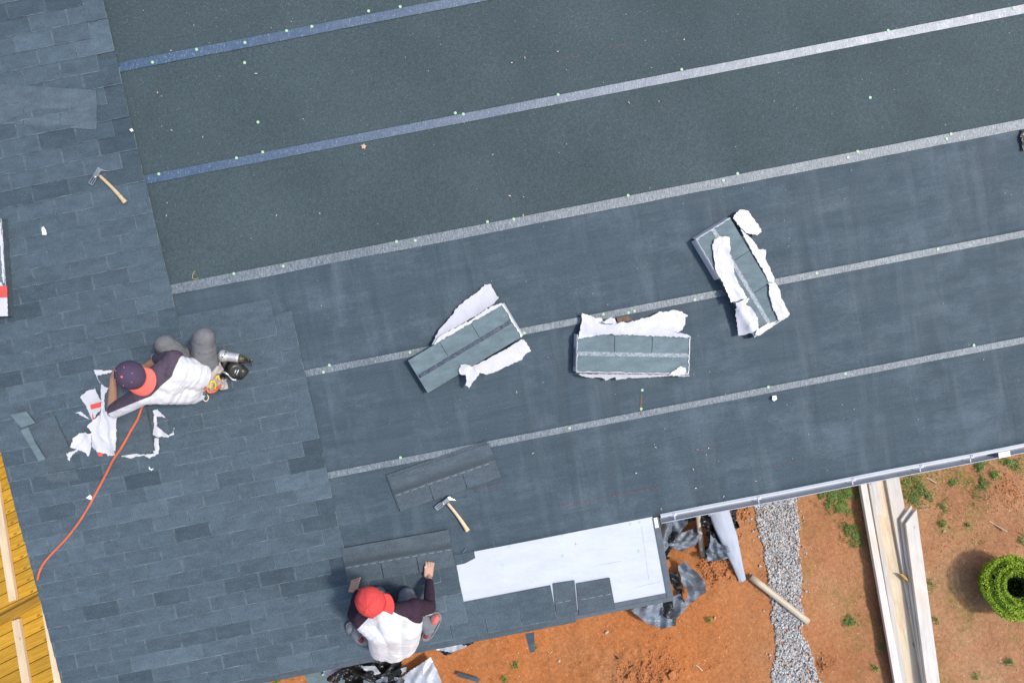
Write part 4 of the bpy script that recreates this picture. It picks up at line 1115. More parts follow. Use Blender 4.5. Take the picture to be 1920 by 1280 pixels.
def timber(name, a, b, w, hgt, mat, label, group=None, z=0, cat='timber', grain=True):
    a, b = Vector(a), Vector(b); d = b-a; L = d.length
    x = d.normalized(); y = Vector((0, 0, 1)).cross(x).normalized(); zz = x.cross(y)
    M = Matrix((x, y, zz)).transposed().to_4x4(); M.translation = a
    t = thing(name, M, label, cat, group)
    MB().box((0, -w/2, 0), (L, w/2, hgt)).build('length', mat, t, bevel=.003)
    return t
def tim1(name, a, b, w, hgt, mat, label, group=None, cat='timber'):
    a, b = Vector(a), Vector(b); d = b-a; L = d.length
    x = d.normalized(); y = Vector((0, 0, 1)).cross(x).normalized(); zz = x.cross(y)
    M = Matrix((x, y, zz)).transposed().to_4x4(); M.translation = a
    o = MB().box((0, -w/2, 0), (L, w/2, hgt)).build(name, mat, None, bevel=.003)
    o.matrix_world = M
    return tag(o, label, cat, group)
zt = DZ+.003
tim1('timber', gp(-28, 760, zt), gp(29, 1125, zt), .085, .045, MAT['lumber'], 'pale timber lying on the deck, upper length', 'pale timbers on the deck')
tim1('timber', gp(34, 1160, zt), gp(62, 1330, zt), .085, .045, MAT['lumber'], 'pale timber lying on the deck, lower length', 'pale timbers on the deck')
tim1('timber', gp(88, 1130, zt), gp(122, 1330, zt), .07, .05, MAT['lumber'], 'pale timber half hidden under the roof edge', 'pale timbers on the deck')
tim1('timber', gp(-40, 1186, zt+.13), gp(110, 1106, zt+.13), .085, .045, wood('dark amber stained rail wood', (0.26, 0.12, 0.010), (0.46, 0.25, 0.028), 5, (0.5, 8, 8), 0.4), 'amber stained rail crossing the pale timbers', 'stained rail', 'rail')

# ------------------------------------------------------------------ orange hose
hp = [(120, 1130, -.40), (92, 1104, -.22), (74, 1092, -.06), (71, 1083, .022), (78, 1062, .02), (92, 1043, .02), (125, 1008, .02), (155, 968, .02), (182, 920, .025), (200, 886, .04), (212, 862, .085), (228, 838, .10), (246, 806, .09), (258, 785, .09), (268, 760, .085),
      (285, 738, .03), (325, 752, .10), (360, 748, .25), (384, 728, .37), (392, 735, .38), (404, 732, .34), (414, 720, .25), (418, 706, .10)]
P_ = spline([rp(*p) for p in hp], 7)
ho = roof_thing('air_hose', P_[15], 'orange air hose running over the shingles to the nail gun', 'hose')
MB().tube([p-P_[15] for p in P_], .0095, 10).build('tube', MAT['hose'], ho, True)
MB().tube([P_[-4]-P_[15], P_[-1]-P_[15]], .013, 10).build('coupling', MAT['bronze'], ho, True)

# ------------------------------------------------------------------ nail gun
def gun_pt(px, py, h): return rp(px, py, h)
g0 = rp(440, 690, .0)
gun = roof_thing('nail_gun', Vector((g0.x, g0.y, base_h(g0.y)+.01)), 'silver and black coil nail gun on the shingles behind the crouching worker', 'nail gun')
def G(px, py, h): return rp(px, py, h)-Vector((g0.x, g0.y, 0))
z7 = lambda a, b, h: G(380+a/9.85, 630+b/9.85, h)
def mixp(a, b, n, f): return [a+(b-a)*i/n for i in range(n+1)], [f(i/n) for i in range(n+1)]
a, b = z7(300, 350, .10), z7(690, 400, .085)
pts, rs = mixp(a, b, 12, lambda t: .010 if t == 0 else .040 if t < .1 else .050 if t < .34 else .043 if t < .5 else .040-.006*(t-.5))
MB().tube(pts, rs, 18).build('motor_housing', MAT['alu'], gun, True)
a2 = z7(330, 350, .10)
for f, rr in ((.2, .0525), (.40, .0475)):
    c = a+(b-a)*f; MB().tube([c-(b-a)*.012, c+(b-a)*.012], rr, 18).build('ring', MAT['alu'], gun, True)
mb = MB()
for (x, y) in ((395, 375), (435, 335), (450, 290)): mb.ball(tuple(z7(x, y, .148)), (.008, .006, .003), 8, 5)
mb.build('vent', MAT['black_rubber'], gun)
MB().tube([z7(690, 400, .085), z7(760, 420, .07), z7(860, 440, .055), z7(930, 450, .05)], [.034, .030, .018, .012], 10).build('nose', MAT['bronze'], gun)
mb = MB()
for i in range(7):
    q = z7(700+i*30, 350+i*14+(i % 2)*40, .085+.01*(i % 2)); mb.tube([q, q+Vector((.03, -.02-(i % 3)*.01, .008))], .0045, 6)
mb.build('nose_linkage', MAT['dark_metal'], gun)
MB().tube([z7(450, 430, .085), z7(400, 560, .07), z7(370, 700, .06), z7(350, 760, .055)], [.026, .020, .018, .020], 12).build('handle', MAT['black_rubber'], gun, True)
MB().tube([z7(590, 560, .02), z7(590, 560, .024), z7(640, 640, .10), z7(642, 643, .104)], [.035, .062, .062, .035], 20).build('coil_magazine', MAT['dark_metal'], gun, True)
mb = MB()
for f in (.35, .6): 
    c0 = z7(560, 600, .075); c1 = z7(720, 660, .05); c = c0+(c1-c0)*f; mb.tube([c, c+(c1-c0)*.12], .048, 18)
mb.build('magazine_band', MAT['alu'], gun, True)
MB().tube([z7(700, 560, .05), z7(760, 640, .045), z7(700, 760, .035)], [.035, .05, .03], 14).build('magazine_cover', MAT['dark_metal'], gun, True)
MB().tube(spline([z7(330, 700, .08), z7(380, 655, .10), z7(440, 670, .11), z7(510, 720, .10), z7(570, 790, .08), z7(640, 800, .07)], 6), .008, 8).build('trigger_guard', MAT['alu'], gun, True)
MB().tube(spline([z7(330, 720, .07), z7(390, 690, .09), z7(450, 710, .09), z7(430, 760, .07)], 6), .006, 8).build('belt_hook', MAT['black_rubber'], gun, True)

# ------------------------------------------------------------------ people
def blob(name, cones, mat, parent, voxel=.007, smooth=6, fold=None, balls=(), factor=.5):
    """one continuous skin over tapered limbs"""
    bm = bmesh.new()
    def sph(c, r):
        M = Matrix.Translation(c)
        if isinstance(r, (tuple, list)): M = M @ (r[1] if len(r) > 1 and isinstance(r[1], Matrix) else Matrix.Identity(4)) @ Matrix.Diagonal((*r[0], 1) if isinstance(r[0], (tuple, list)) else (*r, 1)); r = 1.0
        bmesh.ops.create_icosphere(bm, subdivisions=2, radius=r, matrix=M)
    for (a, ra, b, rb) in cones:
        a, b = Vector(a), Vector(b); L = (b-a).length; n = max(1, int(L/(min(ra, rb)*.45)))
        for i in range(n+1): sph(a+(b-a)*i/n, ra+(rb-ra)*i/n)
    for (c, r) in balls: sph(Vector(c), r)
    me = bpy.data.meshes.new(name+'_src'); bm.to_mesh(me); bm.free()
    tmp = bpy.data.objects.new('tmp_src', me); COL.objects.link(tmp)
    md = tmp.modifiers.new('r', 'REMESH'); md.mode, md.voxel_size, md.adaptivity = 'VOXEL', voxel, 0
    ms = tmp.modifiers.new('s', 'SMOOTH'); ms.iterations, ms.factor = smooth, factor
    dg = bpy.context.evaluated_depsgraph_get()
    out = bpy.data.meshes.new_from_object(tmp.evaluated_get(dg)); out.name = name
    bpy.data.objects.remove(tmp); bpy.data.meshes.remove(me)
    if fold:
        nr = [v.normal.copy() for v in out.vertices]
        for v, n in zip(out.vertices, nr): v.co = v.co+n*fold(v.co, n)
    out.materials.clear()
    return obj(name, out, mat, parent, True)

def cap(parent, c, up, fwd, dome, brim, button, eyelets, r=(.096, .108, .118), name='cap', pinch=0.0):
    up = Vector(up).normalized(); f = Vector(fwd); f = (f-up*f.dot(up)).normalized(); x = f.cross(up)
    M = Matrix((x, f, up)).transposed().to_4x4(); M.translation = Vector(c)
    mb = MB(); na, nr = 48, 14
    for i in range(nr+1):
        th = math.pi/2*(1-i/nr)*1.04
        for j in range(na):
            ph = 2*math.pi*j/na
            k = 1-.022*max(0, math.cos(ph*6))**16*(1 if i < nr-1 else 0)
            k += .02*noise.noise(Vector((math.cos(ph)*2.1, math.sin(ph)*2.1, i*.2+c[0]*5)))*pinch
            mb.v.append(tuple(M @ Vector((r[0]*math.sin(th)*math.cos(ph)*k, r[1]*math.sin(th)*math.sin(ph)*k, r[2]*max(-.02, math.cos(th))*k))))
    mb.f = [(i*na+j, i*na+(j+1) % na, (i+1)*na+(j+1) % na, (i+1)*na+j) for i in range(nr) for j in range(na)]
    o = mb.build(name, dome, parent, True); s = o.modifiers.new('t', 'SOLIDIFY'); s.thickness, s.offset = .003, -1
    # brim
    mb = MB(); n, m2 = 24, 6
    for i in range(n+1):
        a = math.radians(-72+144*i/n)
        ex = .078*math.cos(a*.92)**.55 if abs(a) < 1.5 else 0
        for j in range(m2+1):
            q = j/m2; rr0 = Vector((r[0]*math.sin(a)*1.0, r[1]*math.cos(a)*1.0, .004))
            d = Vector((math.sin(a)*.35, 1, 0)).normalized()
            p = rr0+d*ex*q; p.z = .004-.010*q-1.9*p.x*p.x*(0.35+.65*q)+.004
            mb.v.append(tuple(M @ p))
    mb.f = [(i*(m2+1)+j, i*(m2+1)+j+1, (i+1)*(m2+1)+j+1, (i+1)*(m2+1)+j) for i in range(n) for j in range(m2)]
    ob = mb.build('brim', brim, o, True); s = ob.modifiers.new('t', 'SOLIDIFY'); s.thickness, s.offset = .004, 0
    MB().ball(tuple(M @ Vector((0, 0, r[2]*1.0))), (.009, .009, .006), 10, 6).build('button', button, o, True)
    if eyelets:
        for k in range(6):
            a = math.radians(30+60*k); th = math.radians(38)
            q = M @ Vector((r[0]*math.sin(th)*math.cos(a)*1.004, r[1]*math.sin(th)*math.sin(a)*1.004, r[2]*math.cos(th)*1.004))
            MB().ball(tuple(q), .0042, 8, 5).build('eyelet', button, o, True)
    return o

def fingers(palm, wrist, dirv, side, down, spread=1.0, curl=.5, thumb_dir=None, L=.078):
    """five fingers as tapered chains: palm centre, direction of the fingers, side towards the little finger, down"""
    out = []
    d, s, dn = Vector(dirv).normalized(), Vector(side).normalized(), Vector(down).normalized()
    for i, (off, ln) in enumerate(((-.030, .93), (-.010, 1.03), (.011, .97), (.030, .78))):
        b = palm+s*off+d*.034
        l1, l2, l3 = L*ln*.46, L*ln*.31, L*ln*.26
        d1 = (d+s*off*4*spread+dn*curl*.35).normalized(); d2 = (d1+dn*curl*.9).normalized(); d3 = (d2+dn*curl*.8).normalized()
        p1 = b+d1*l1; p2 = p1+d2*l2; p3 = p2+d3*l3
        out += [(b, .0098, p1, .0090), (p1, .0090, p2, .0082), (p2, .0082, p3, .0070)]
    td = Vector(thumb_dir).normalized() if thumb_dir else (d-s*1.0+dn*.3).normalized()
    b = palm-s*.034-d*.022; p1 = b+td*.036; p2 = p1+(td+d*.25).normalized()*.032
    out += [(b, .0135, p1, .0110), (p1, .0110, p2, .0088)]
    # palm
    for off in (-.026, -.009, .009, .026): out.append((palm+s*off*.8-d*.040, .0135, palm+s*off+d*.032, .0120))
    out.append((wrist, .024, palm-d*.030, .019))
    return out, p2

def set_sleeve(o, fn):
    a = o.data.attributes.new('sleeve', 'FLOAT', 'POINT')
    a.data.foreach_set('value', [fn(v.co) for v in o.data.vertices])

def head_blobs(hc, up, fwd):
    up = Vector(up).normalized(); f = Vector(fwd); f = (f-up*f.dot(up)).normalized(); x = f.cross(up)
    M = Matrix((x, f, up)).transposed().to_4x4()
    hc = Vector(hc); T_ = lambda a, b, c: hc+x*a+f*b+up*c
    balls = [(T_(0, -.012, .02), ((.076, .092, .098), M)), (T_(0, .028, -.035), ((.058, .062, .075), M)), (T_(0, .050, -.085), ((.030, .028, .026), M)),
             (T_(.078, -.01, -.005), ((.010, .020, .032), M)), (T_(-.078, -.01, -.005), ((.010, .020, .032), M)), (T_(0, .088, -.015), ((.012, .016, .026), M)),
             (T_(0, .100, -.030), ((.016, .014, .012), M)), (T_(0, .080, -.060), ((.024, .012, .008), M)), (T_(0, .080, .012), ((.046, .014, .010), M))]
    eyes = [T_(.031, .082, -.002), T_(-.031, .082, -.002)]
    return balls, eyes, M

# --- crouching worker by the opened bundle
o1 = rp(350, 705, 0); o1 = Vector((o1.x, o1.y, base_h(o1.y)+.006))
pA = roof_thing('person', o1, 'crouching person in plum cap with coral brim, white shirt with dark sleeves and grey trousers', 'person')
def A(px, py, h): return rp(px, py, h)-Vector((o1.x, o1.y, 0))-Vector((0, 0, o1.z))
pel, wst, chs, nck, hd = A(374, 716, .27), A(356, 714, .40), A(318, 712, .55), A(290, 708, .64), A(250, 702, .70)
shR, elR, wrR = A(326, 675, .58), A(299, 672, .36), A(268, 690, .20)
shL, elL, wrL = A(268, 740, .59), A(211, 772, .43), A(212, 712, .25)
hipR, knR, anR = A(384, 697, .27), A(382, 634, .46), A(352, 690, .07)
hipL, knL, anL = A(378, 712, .27), A(311, 646, .42), A(322, 690, .07)
cap_up = Vector((-.02, .02, 1)).normalized(); cap_f = rp(285, 725, .7)-rp(245, 697, .7)
hb, eyes, HM = head_blobs(hd+Vector((0, 0, -.02)), cap_up, -cap_f)
fL, tipL = fingers(wrL+(A(222, 690, .17)-wrL).normalized()*.055, wrL, A(222, 690, .15)-wrL, (-1, 0, 0), (0, 0, -1), 1, .7)
fR, tipR = fingers(wrR+(A(250, 700, .12)-wrR).normalized()*.055, wrR, A(250, 700, .10)-wrR, (0, 1, 0), (0, 0, -1), 1, .7)
blob('body', [(pel, .10, wst, .085), (wst, .085, chs, .09), (chs, .085, nck, .05), (nck, .052, hd, .05), (shL, .045, elL, .038), (elL, .041, wrL, .025), (shR, .045, elR, .036), (elR, .038, wrR, .024),
              (hipR, .075, knR, .05), (knR, .05, anR, .035), (hipL, .075, knL, .05), (knL, .05, anL, .035)] + fL + fR, MAT['skin_a'], pA, .0045, 3, balls=hb)
for e in eyes: MB().ball(tuple(e), .011, 8, 6).build('eye', MAT['eye'], pA, True)
MB().ball((0, 0, 0), (.083, .097, .09), 16, 8).build('hair', MAT['hair'], pA, True).matrix_local = Matrix.Translation(hd+Vector((0, 0, .005))) @ HM
ax = (nck-pel).normalized()
def foldA(p, n):
    q = p-pel; t = q.dot(ax)
    return .0045*(1-abs(noise.noise(Vector((t*22+2.2*noise.noise(p*4), p.y*4, p.z*4)))))**3 + .003*noise.noise(p*9)
side = Vector((shL-shR)); side -= ax*side.dot(ax); side.normalize()
perp = ax.cross(side)
SA = blob('shirt', [(pel+ax*.035+side*.07, .126, wst+side*.07, .130), (pel+ax*.06-side*.03, .126, wst-side*.06, .130), (wst+side*.075, .130, chs+side*.085, .125), (wst-side*.065, .130, chs-side*.08, .125), (chs, .13, nck, .075),
                    (chs+side*.08, .12, shL, .078), (chs-side*.08, .12, shR, .078), (nck, .072, shL, .075), (nck, .072, shR, .07), (shL, .078, elL+(shL-elL)*.12, .060), (shR, .072, elR, .055)], MAT['shirt_a'], pA, .007, 7, foldA)
bL0, bL1, bL2, bL3 = A(338, 668, .62), A(322, 705, .68), A(285, 742, .64), A(212, 772, .45)
def sleeveA(p):
    # seam runs from one arm pit over the back to the other, close to the shoulder line
    best = None
    for q0, q1 in ((bL0, bL1), (bL1, bL2), (bL2, bL3)):
        d = (q1-q0).xy; w = (p-q0).xy; t = max(0, min(1, w.dot(d)/d.length_squared)); dist = (w-d*t).length
        s = d.x*w.y-d.y*w.x
        if best is None or dist < best[0]: best = (dist, s)
    return .5+math.copysign(min(best[0], .1)*4, -best[1])
set_sleeve(SA, sleeveA)
blob('trousers', [(pel, .120, hipR, .112), (pel, .120, hipL, .105), (hipR, .118, knR, .082), (knR, .080, anR, .060), (hipL, .115, knL, .078), (knL, .078, anL, .058)], MAT['trouser_a'], pA, .008, 7,
     lambda p, n: .005*(1-abs(noise.noise(p*9)))**2+.005*noise.noise(p*5))
for an, tx in ((anR, A(330, 668, .04)), (anL, A(292, 668, .04))):
    d = (tx-an).normalized()*.17; mid = Vector((an.x, an.y, .045))
    blob('shoe', [(mid-Vector((d.x, d.y, 0))*.35, .042, mid+Vector((d.x, d.y, 0))*.5, .040), (mid+Vector((d.x, d.y, 0))*.5, .040, mid+Vector((d.x, d.y, 0))*1.0+Vector((0, 0, -.008)), .034)], MAT['shoe'], pA, .006, 4)
cap(pA, hd+Vector((-.005, 0, .015)), cap_up, cap_f, MAT['cap_navy'], MAT['cap_coral'], MAT['cap_coral'], True, r=(.103, .112, .125))
# tool pouch and work gloves at the hip
pou = blob('tool_pouch', [(A(392, 722, .36), .032, A(402, 708, .28), .04), (A(396, 728, .33), .028, A(408, 716, .25), .035), (A(388, 712, .38), .02, A(395, 724, .36), .02)], MAT['glove'], pA, .006, 4, lambda p, n: .006*noise.noise(p*30))
blob('glove', [(A(392, 708, .36), .034, A(406, 690, .32), .028)] + [(A(405+i*1.5, 690+i*3, .32), .013, A(411+i*2, 681+i*4, .27), .011) for i in range(4)], MAT['glove'], pA, .005, 3, lambda p, n: .005*noise.noise(p*35))
blob('glove', [(A(404, 716, .28), .028, A(416, 722, .22), .024)] + [(A(414, 714+i*5, .22), .012, A(423+i, 712+i*5, .17), .010) for i in range(4)], MAT['glove'], pA, .005, 3, lambda p, n: .005*noise.noise(p*35))
MB().tube(spline([A(394, 728, .38), A(395, 717, .39), A(400, 715, .38), A(404, 720, .36), A(403, 729, .34)], 5), .008, 8).build('clip', MAT['yellow'], pou, True)
MB().tube(spline([A(404, 710, .33), A(409, 704, .32), A(411, 713, .31)], 4), .007, 8).build('clip', MAT['yellow'], pou, True)
MB().tube(spline([A(378, 746, .24), A(386, 752, .22), A(391, 746, .22), A(388, 738, .24)], 6), .004, 8).build('cord_loop', MAT['lumber'], pou, True)

# --- kneeling worker with the red cap
o2 = rp(738, 1150, 0); o2 = Vector((o2.x, o2.y, base_h(o2.y)+.008))
pB = roof_thing('person', o2, 'kneeling person in red cap and white shirt with dark sleeves, hands on a shingle', 'person')
def B_(px, py, h): return rp(px, py, h)-Vector((o2.x, o2.y, 0))-Vector((0, 0, o2.z))
pel, wst, chs, nck, hd = B_(738, 1197, .22), B_(739, 1195, .36), B_(739, 1176, .56), B_(718, 1150, .66), B_(698, 1128, .70)
shL, elL, wrL = B_(680, 1161, .58), B_(664, 1150, .35), B_(671, 1108, .085)
shR, elR, wrR = B_(776, 1140, .57), B_(805, 1139, .32), B_(805, 1086, .085)
hipR, knR, anR = B_(760, 1195, .20), B_(763, 1118, .11), B_(803, 1178, .075)
hipL, knL, anL = B_(718, 1197, .20), B_(709, 1116, .10), B_(669, 1186, .075)
cap_up = Vector((.04, .06, 1)).normalized(); cap_f = rp(726, 1150, .75)-rp(692, 1124, .75)
hb, eyes, HM = head_blobs(hd+Vector((0, 0, -.045)), cap_up-cap_f.normalized()*.75, -cap_f)
pR = B_(805, 1071, .040)
fR, tipR = fingers(pR, wrR, B_(806, 1057, .03)-pR, (1, .0, -.25), (0, 0, -1), 1.2, .55, thumb_dir=B_(800, 1050, .03)-B_(800, 1068, .04))
pL = B_(663, 1098, .040)
fL, tipL = fingers(pL, wrL, B_(668, 1083, .02)-pL, (-1, .1, -.2), (0, 0, -1), 1.2, .75, thumb_dir=B_(672, 1085, .03)-B_(668, 1096, .04))
blob('body', [(pel, .10, wst, .085), (wst, .085, chs, .09), (chs, .085, nck, .05), (nck, .052, hd, .05), (shL, .045, elL, .036), (elL, .040, wrL, .025), (shR, .045, elR, .036), (elR, .040, wrR, .025),
              (hipR, .075, knR, .05), (knR, .05, anR, .035), (hipL, .075, knL, .05), (knL, .05, anL, .035)] + fL + fR, MAT['skin_b'], pB, .0045, 3, balls=hb)
for e in eyes: MB().ball(tuple(e), .011, 8, 6).build('eye', MAT['eye'], pB, True)
MB().ball(tuple(tipR+Vector((0, .004, .007))), (.006, .009, .002), 8, 5).build('finger_nail', MAT['nailtip'], pB, True)
MB().ball(tuple(tipL+Vector((0, .002, .007))), (.006, .008, .002), 8, 5).build('finger_nail', MAT['nailtip'], pB, True)
MB().ball((0, 0, 0), (.083, .097, .09), 16, 8).build('hair', MAT['hair'], pB, True).matrix_local = Matrix.Translation(hd+Vector((0, .01, -.005))) @ HM
def foldB(p, n):
    return .003*(1-abs(noise.noise(Vector((p.x*3.5, p.y*13+2.2*noise.noise(p*4), p.z*8)))))**3 + .003*noise.noise(p*8)
sx = Vector((1, -.05, 0))
SB = blob('shirt', [(pel-sx*.075+Vector((0, -.02, .02)), .135, wst-sx*.085, .128), (pel+sx*.075+Vector((0, -.02, .02)), .135, wst+sx*.085, .128), (wst-sx*.085, .128, chs-sx*.10, .12), (wst+sx*.085, .128, chs+sx*.10, .12), (chs, .13, nck, .072), (pel+Vector((0, -.035, .03)), .14, wst, .135), (wst, .135, chs, .13),
                    (chs-sx*.10, .12, shL, .078), (chs+sx*.10, .12, shR, .078), (nck, .07, shL, .07), (nck, .07, shR, .07), (shL, .076, elL, .056), (elL, .056, wrL+(elL-wrL)*.12, .037), (shR, .076, elR, .056), (elR, .056, wrR+(elR-wrR)*.10, .036)],
          MAT['shirt_b'], pB, .0065, 6, foldB)
def sleeveB(p):
    # raglan seams: from the neck to each arm pit
    def seg(q0, q1):
        d = (q1-q0).xy; w = (p-q0).xy
        return (d.x*w.y-d.y*w.x)/d.length
    r_ = seg(B_(733, 1139, .66), B_(781, 1155, .55))      # above this line: right sleeve
    l_ = seg(B_(664, 1178, .5), B_(692, 1155, .66))      # left of this line: left sleeve
    return .5+4*max(r_ if p.x > -.08 else -1, l_ if p.x < .02 else -1)
set_sleeve(SB, sleeveB)
blob('trousers', [(pel, .13, hipR, .118), (pel, .13, hipL, .118), (hipR, .115, knR, .074), (knR, .072, anR, .056), (hipL, .115, knL, .070), (knL, .068, anL, .056)], MAT['trouser_b'], pB, .008, 7,
     lambda p, n: .005*(1-abs(noise.noise(p*9)))**2+.004*noise.noise(p*5))
for an, a2, b2 in ((anR, (797, 1193), (816, 1158)), (anL, (683, 1200), (660, 1176))):
    p0, p1 = B_(*a2, .06), B_(*b2, .06)
    sh = blob('shoe', [(p0, .040, p1, .046)], MAT['shoe'], pB, .006, 4, lambda p, n: .003*noise.noise(p*30))
    d = (p1-p0).normalized(); s_ = Vector((-d.y, d.x, 0))
    blob('shoe_side', [(p0+d*.02+Vector((0, 0, .022)), .026, p0+d*.075+Vector((0, 0, .022)), .028)], MAT['shoe_dark_red'], sh, .006, 3)
    if an is anR: blob('shoe_toe', [(p1-d*.02+Vector((.004, 0, .018)), .034, p1+d*.012+Vector((.004, 0, .015)), .032)], MAT['shoe_red'], sh, .006, 3)
    MB().tube(spline([p0-d*.04+s_*.02, p0-s_*.046, p1-s_*.05, p1+d*.05, p1+s_*.05, p0+s_*.046, p0-d*.04+s_*.02], 5), .007, 8).build('sole', MAT['shoe'], sh, True)
cap(pB, hd+Vector((-.012, .012, .0)), cap_up, cap_f, MAT['cap_red'], MAT['cap_red'], MAT['cap_red'], False, r=(.108, .118, .125), pinch=2.0)

# ------------------------------------------------------------------ plastic films, pipe and roll on the ground
def film_thing(name, px, label, mat, z=.02, amp=.09, freq=6, seed=1, group='crumpled plastic films on the earth', res=.022, direction=0.0, aniso=2.6, cat='plastic film'):
    P_ = [gp(*p, z) for p in px]; c = sum(P_, Vector())/len(P_)
    t = ground_thing(name, Vector((c.x, c.y, 0)), label, cat, group)
    crumple('sheet', [(p-c)*(1.14 if 'grey' in mat or 'black' in mat else 1.04) for p in P_], MAT[mat], t, lambda p: z+.012, res=res*.6, amp=amp*1.35, freq=freq*.95, seed=seed, jag=.006, direction=direction, aniso=aniso, thick=.0015, crisp=.7, smooth=True)
    return t
z8 = lambda pts: z_(1160, 930, 5.053, pts)
film_thing('plastic_film', z8([(330, 180), (440, 150), (600, 130), (610, 230), (540, 340), (480, 440), (410, 520), (395, 440), (370, 300)]), 'long pleated blue grey film beside the porch corner under the gutter', 'film_grey', .03, .16, 6, 1.3, direction=1.0, aniso=4)
film_thing('plastic_film', z8([(420, 470), (500, 330), (600, 150), (650, 160), (640, 260), (560, 300), (520, 420), (440, 540)]), 'dark pleated film between two grey films under the gutter', 'film_black', .04, .12, 7, 1.9, direction=1.0, aniso=4)
film_thing('plastic_film', z8([(460, 440), (560, 350), (690, 310), (720, 220), (770, 190), (760, 310), (720, 420), (680, 460), (580, 492)]), 'shiny grey film with a pointed tip on the clay below the gutter', 'film_grey', .03, .13, 6, 2.7)
film_thing('plastic_film', z8([(630, 110), (760, 100), (860, 130), (910, 260), (870, 360), (830, 400), (780, 320), (740, 215), (650, 240)]), 'black crumpled film bunched up under the gutter', 'film_black', .05, .2, 6, 3.9)
film_thing('plastic_film', z8([(830, 370), (860, 330), (920, 300), (960, 400), (990, 500), (1010, 560), (900, 577), (820, 582), (800, 560), (825, 470)]), 'curled grey and black film next to the grey tapered roll', 'film_grey', .05, .18, 7, 5.1)
film_thing('plastic_film', z8([(810, 480), (870, 470), (940, 500), (930, 570), (800, 590)]), 'small black film under the curled grey film', 'film_black', .03, .10, 8, 5.9)
film_thing('plastic_film', z8([(1020, 70), (1090, 90), (1090, 200), (1110, 280), (1080, 300), (1040, 200)]), 'black film strip behind the grey tapered roll', 'film_black', .03, .14, 8, 6.3)
film_thing('plastic_film', z8([(545, 680), (590, 640), (640, 700), (700, 740), (760, 820), (742, 890), (640, 1000), (520, 1100), (512, 1160), (400, 1190), (280, 1150), (150, 1040), (250, 960), (380, 950), (480, 930), (560, 905), (590, 985), (620, 900), (555, 800)]), 'large crumpled grey film round the lower porch corner', 'film_grey', .03, .17, 5, 7.7)
film_thing('plastic_film', z8([(455, 740), (540, 715), (560, 810), (600, 980), (500, 840)]), 'black fold of film at the porch corner edge', 'film_black', .10, .10, 8, 8.2)
film_thing('plastic_film', z8([(375, 970), (490, 930), (510, 1150), (420, 1120)]), 'black inside of the crumpled film below the porch corner', 'film_black', .15, .06, 8, 9.2)
film_thing('plastic_film', z8([(400, 545), (475, 578), (425, 605)]), 'small dark film tip poking out beside the porch edge', 'film_black', .03, .05, 9, 9.9)
z9 = lambda pts: z_(460, 1170, 4, pts)
film_thing('plastic_film', z9([(590, 370), (650, 290), (760, 245), (860, 235), (880, 290), (790, 330), (690, 370)]), 'pale grey film left of the black film behind the kneeling worker', 'film_pale', .04, .12, 5, 11)
film_thing('plastic_film', z9([(690, 360), (850, 260), (900, 215), (1020, 195), (1165, 210), (1170, 330), (1130, 400), (1040, 470), (900, 500), (790, 480), (765, 400)]), 'big glossy black film behind the kneeling worker at the bottom edge', 'film_black', .06, .2, 5, 12)
film_thing('plastic_film', z9([(875, 300), (980, 305), (1050, 370), (1040, 390), (980, 360), (920, 335)]), 'narrow pale film lying over the big black film', 'film_pale', .22, .06, 8, 13)
film_thing('plastic_film', z9([(1010, 400), (1090, 370), (1200, 400), (1190, 470), (1040, 490)]), 'grey film with black lining at the bottom picture edge', 'film_grey', .1, .12, 7, 13.7)
film_thing('plastic_film', z9([(1140, 330), (1215, 310), (1215, 350), (1150, 385)]), 'small pale film patch beside the black film', 'film_pale', .05, .04, 8, 14)
film_thing('plastic_film', z9([(1180, 470), (1180, 390), (1270, 320), (1400, 235), (1440, 320), (1480, 410), (1470, 480)]), 'large pale grey film spread on the clay at the bottom edge', 'film_pale', .05, .10, 4, 15)
film_thing('plastic_film', z9([(1395, 150), (1600, 95), (1665, 155), (1600, 180), (1540, 195), (1450, 180)]), 'pale film just below the eave right of the kneeling worker', 'film_pale', .05, .07, 6, 16)
film_thing('plastic_film', z9([(1590, 95), (1705, 60), (1712, 125), (1660, 155)]), 'black film tip just below the eave right of the kneeling worker', 'film_black', .05, .07, 8, 17)
film_thing('plastic_film', z9([(1450, 180), (1545, 195), (1550, 212), (1500, 222)]), 'black underside of the pale film below the eave', 'film_black', .04, .04, 9, 18)
for pts, lb, rz in ((z9([(425, 345), (540, 296), (600, 365), (650, 440), (600, 470), (480, 470)]), 'teal grey shingle offcut on the ground left of the pale film', 1),
                (z9([(0, 395), (90, 385), (180, 400), (195, 470), (0, 480)]), 'teal grey shingle offcut on the ground at the bottom left eave', 2),
                (z9([(735, 370), (790, 360), (770, 470), (740, 480)]), 'narrow teal shingle offcut between the films', 3),
                (z9([(920, 380), (985, 365), (1000, 400), (960, 470), (915, 460)]), 'small teal shingle offcut on the black film', 4)):
    P_ = [gp(*p, .05) for p in pts]; c = sum(P_, Vector())/len(P_)
    t = ground_thing('shingle_scrap', Vector((c.x, c.y, .05 if rz < 3 else .26)), lb, 'shingle scrap', 'shingle offcuts on the ground')
    MB().prism([(p-c).xy for p in P_], lambda p: .08*p[0], lambda p: .08*p[0]+.004).build('sheet', MAT['shingle_top'], t)
P_ = [gp(*p, .02) for p in z9([(1600, 355), (1762, 402), (1750, 432), (1585, 382)])]; c = sum(P_, Vector())/4
t = ground_thing('membrane_strip', Vector((c.x, c.y, .02)), 'short dark membrane strip lying on the clay at the bottom edge', 'strip')
MB().prism([(p-c).xy for p in P_], lambda p: .02+.1*p[0]**2, lambda p: .024+.1*p[0]**2).build('sheet', MAT['felt_smooth'], t)
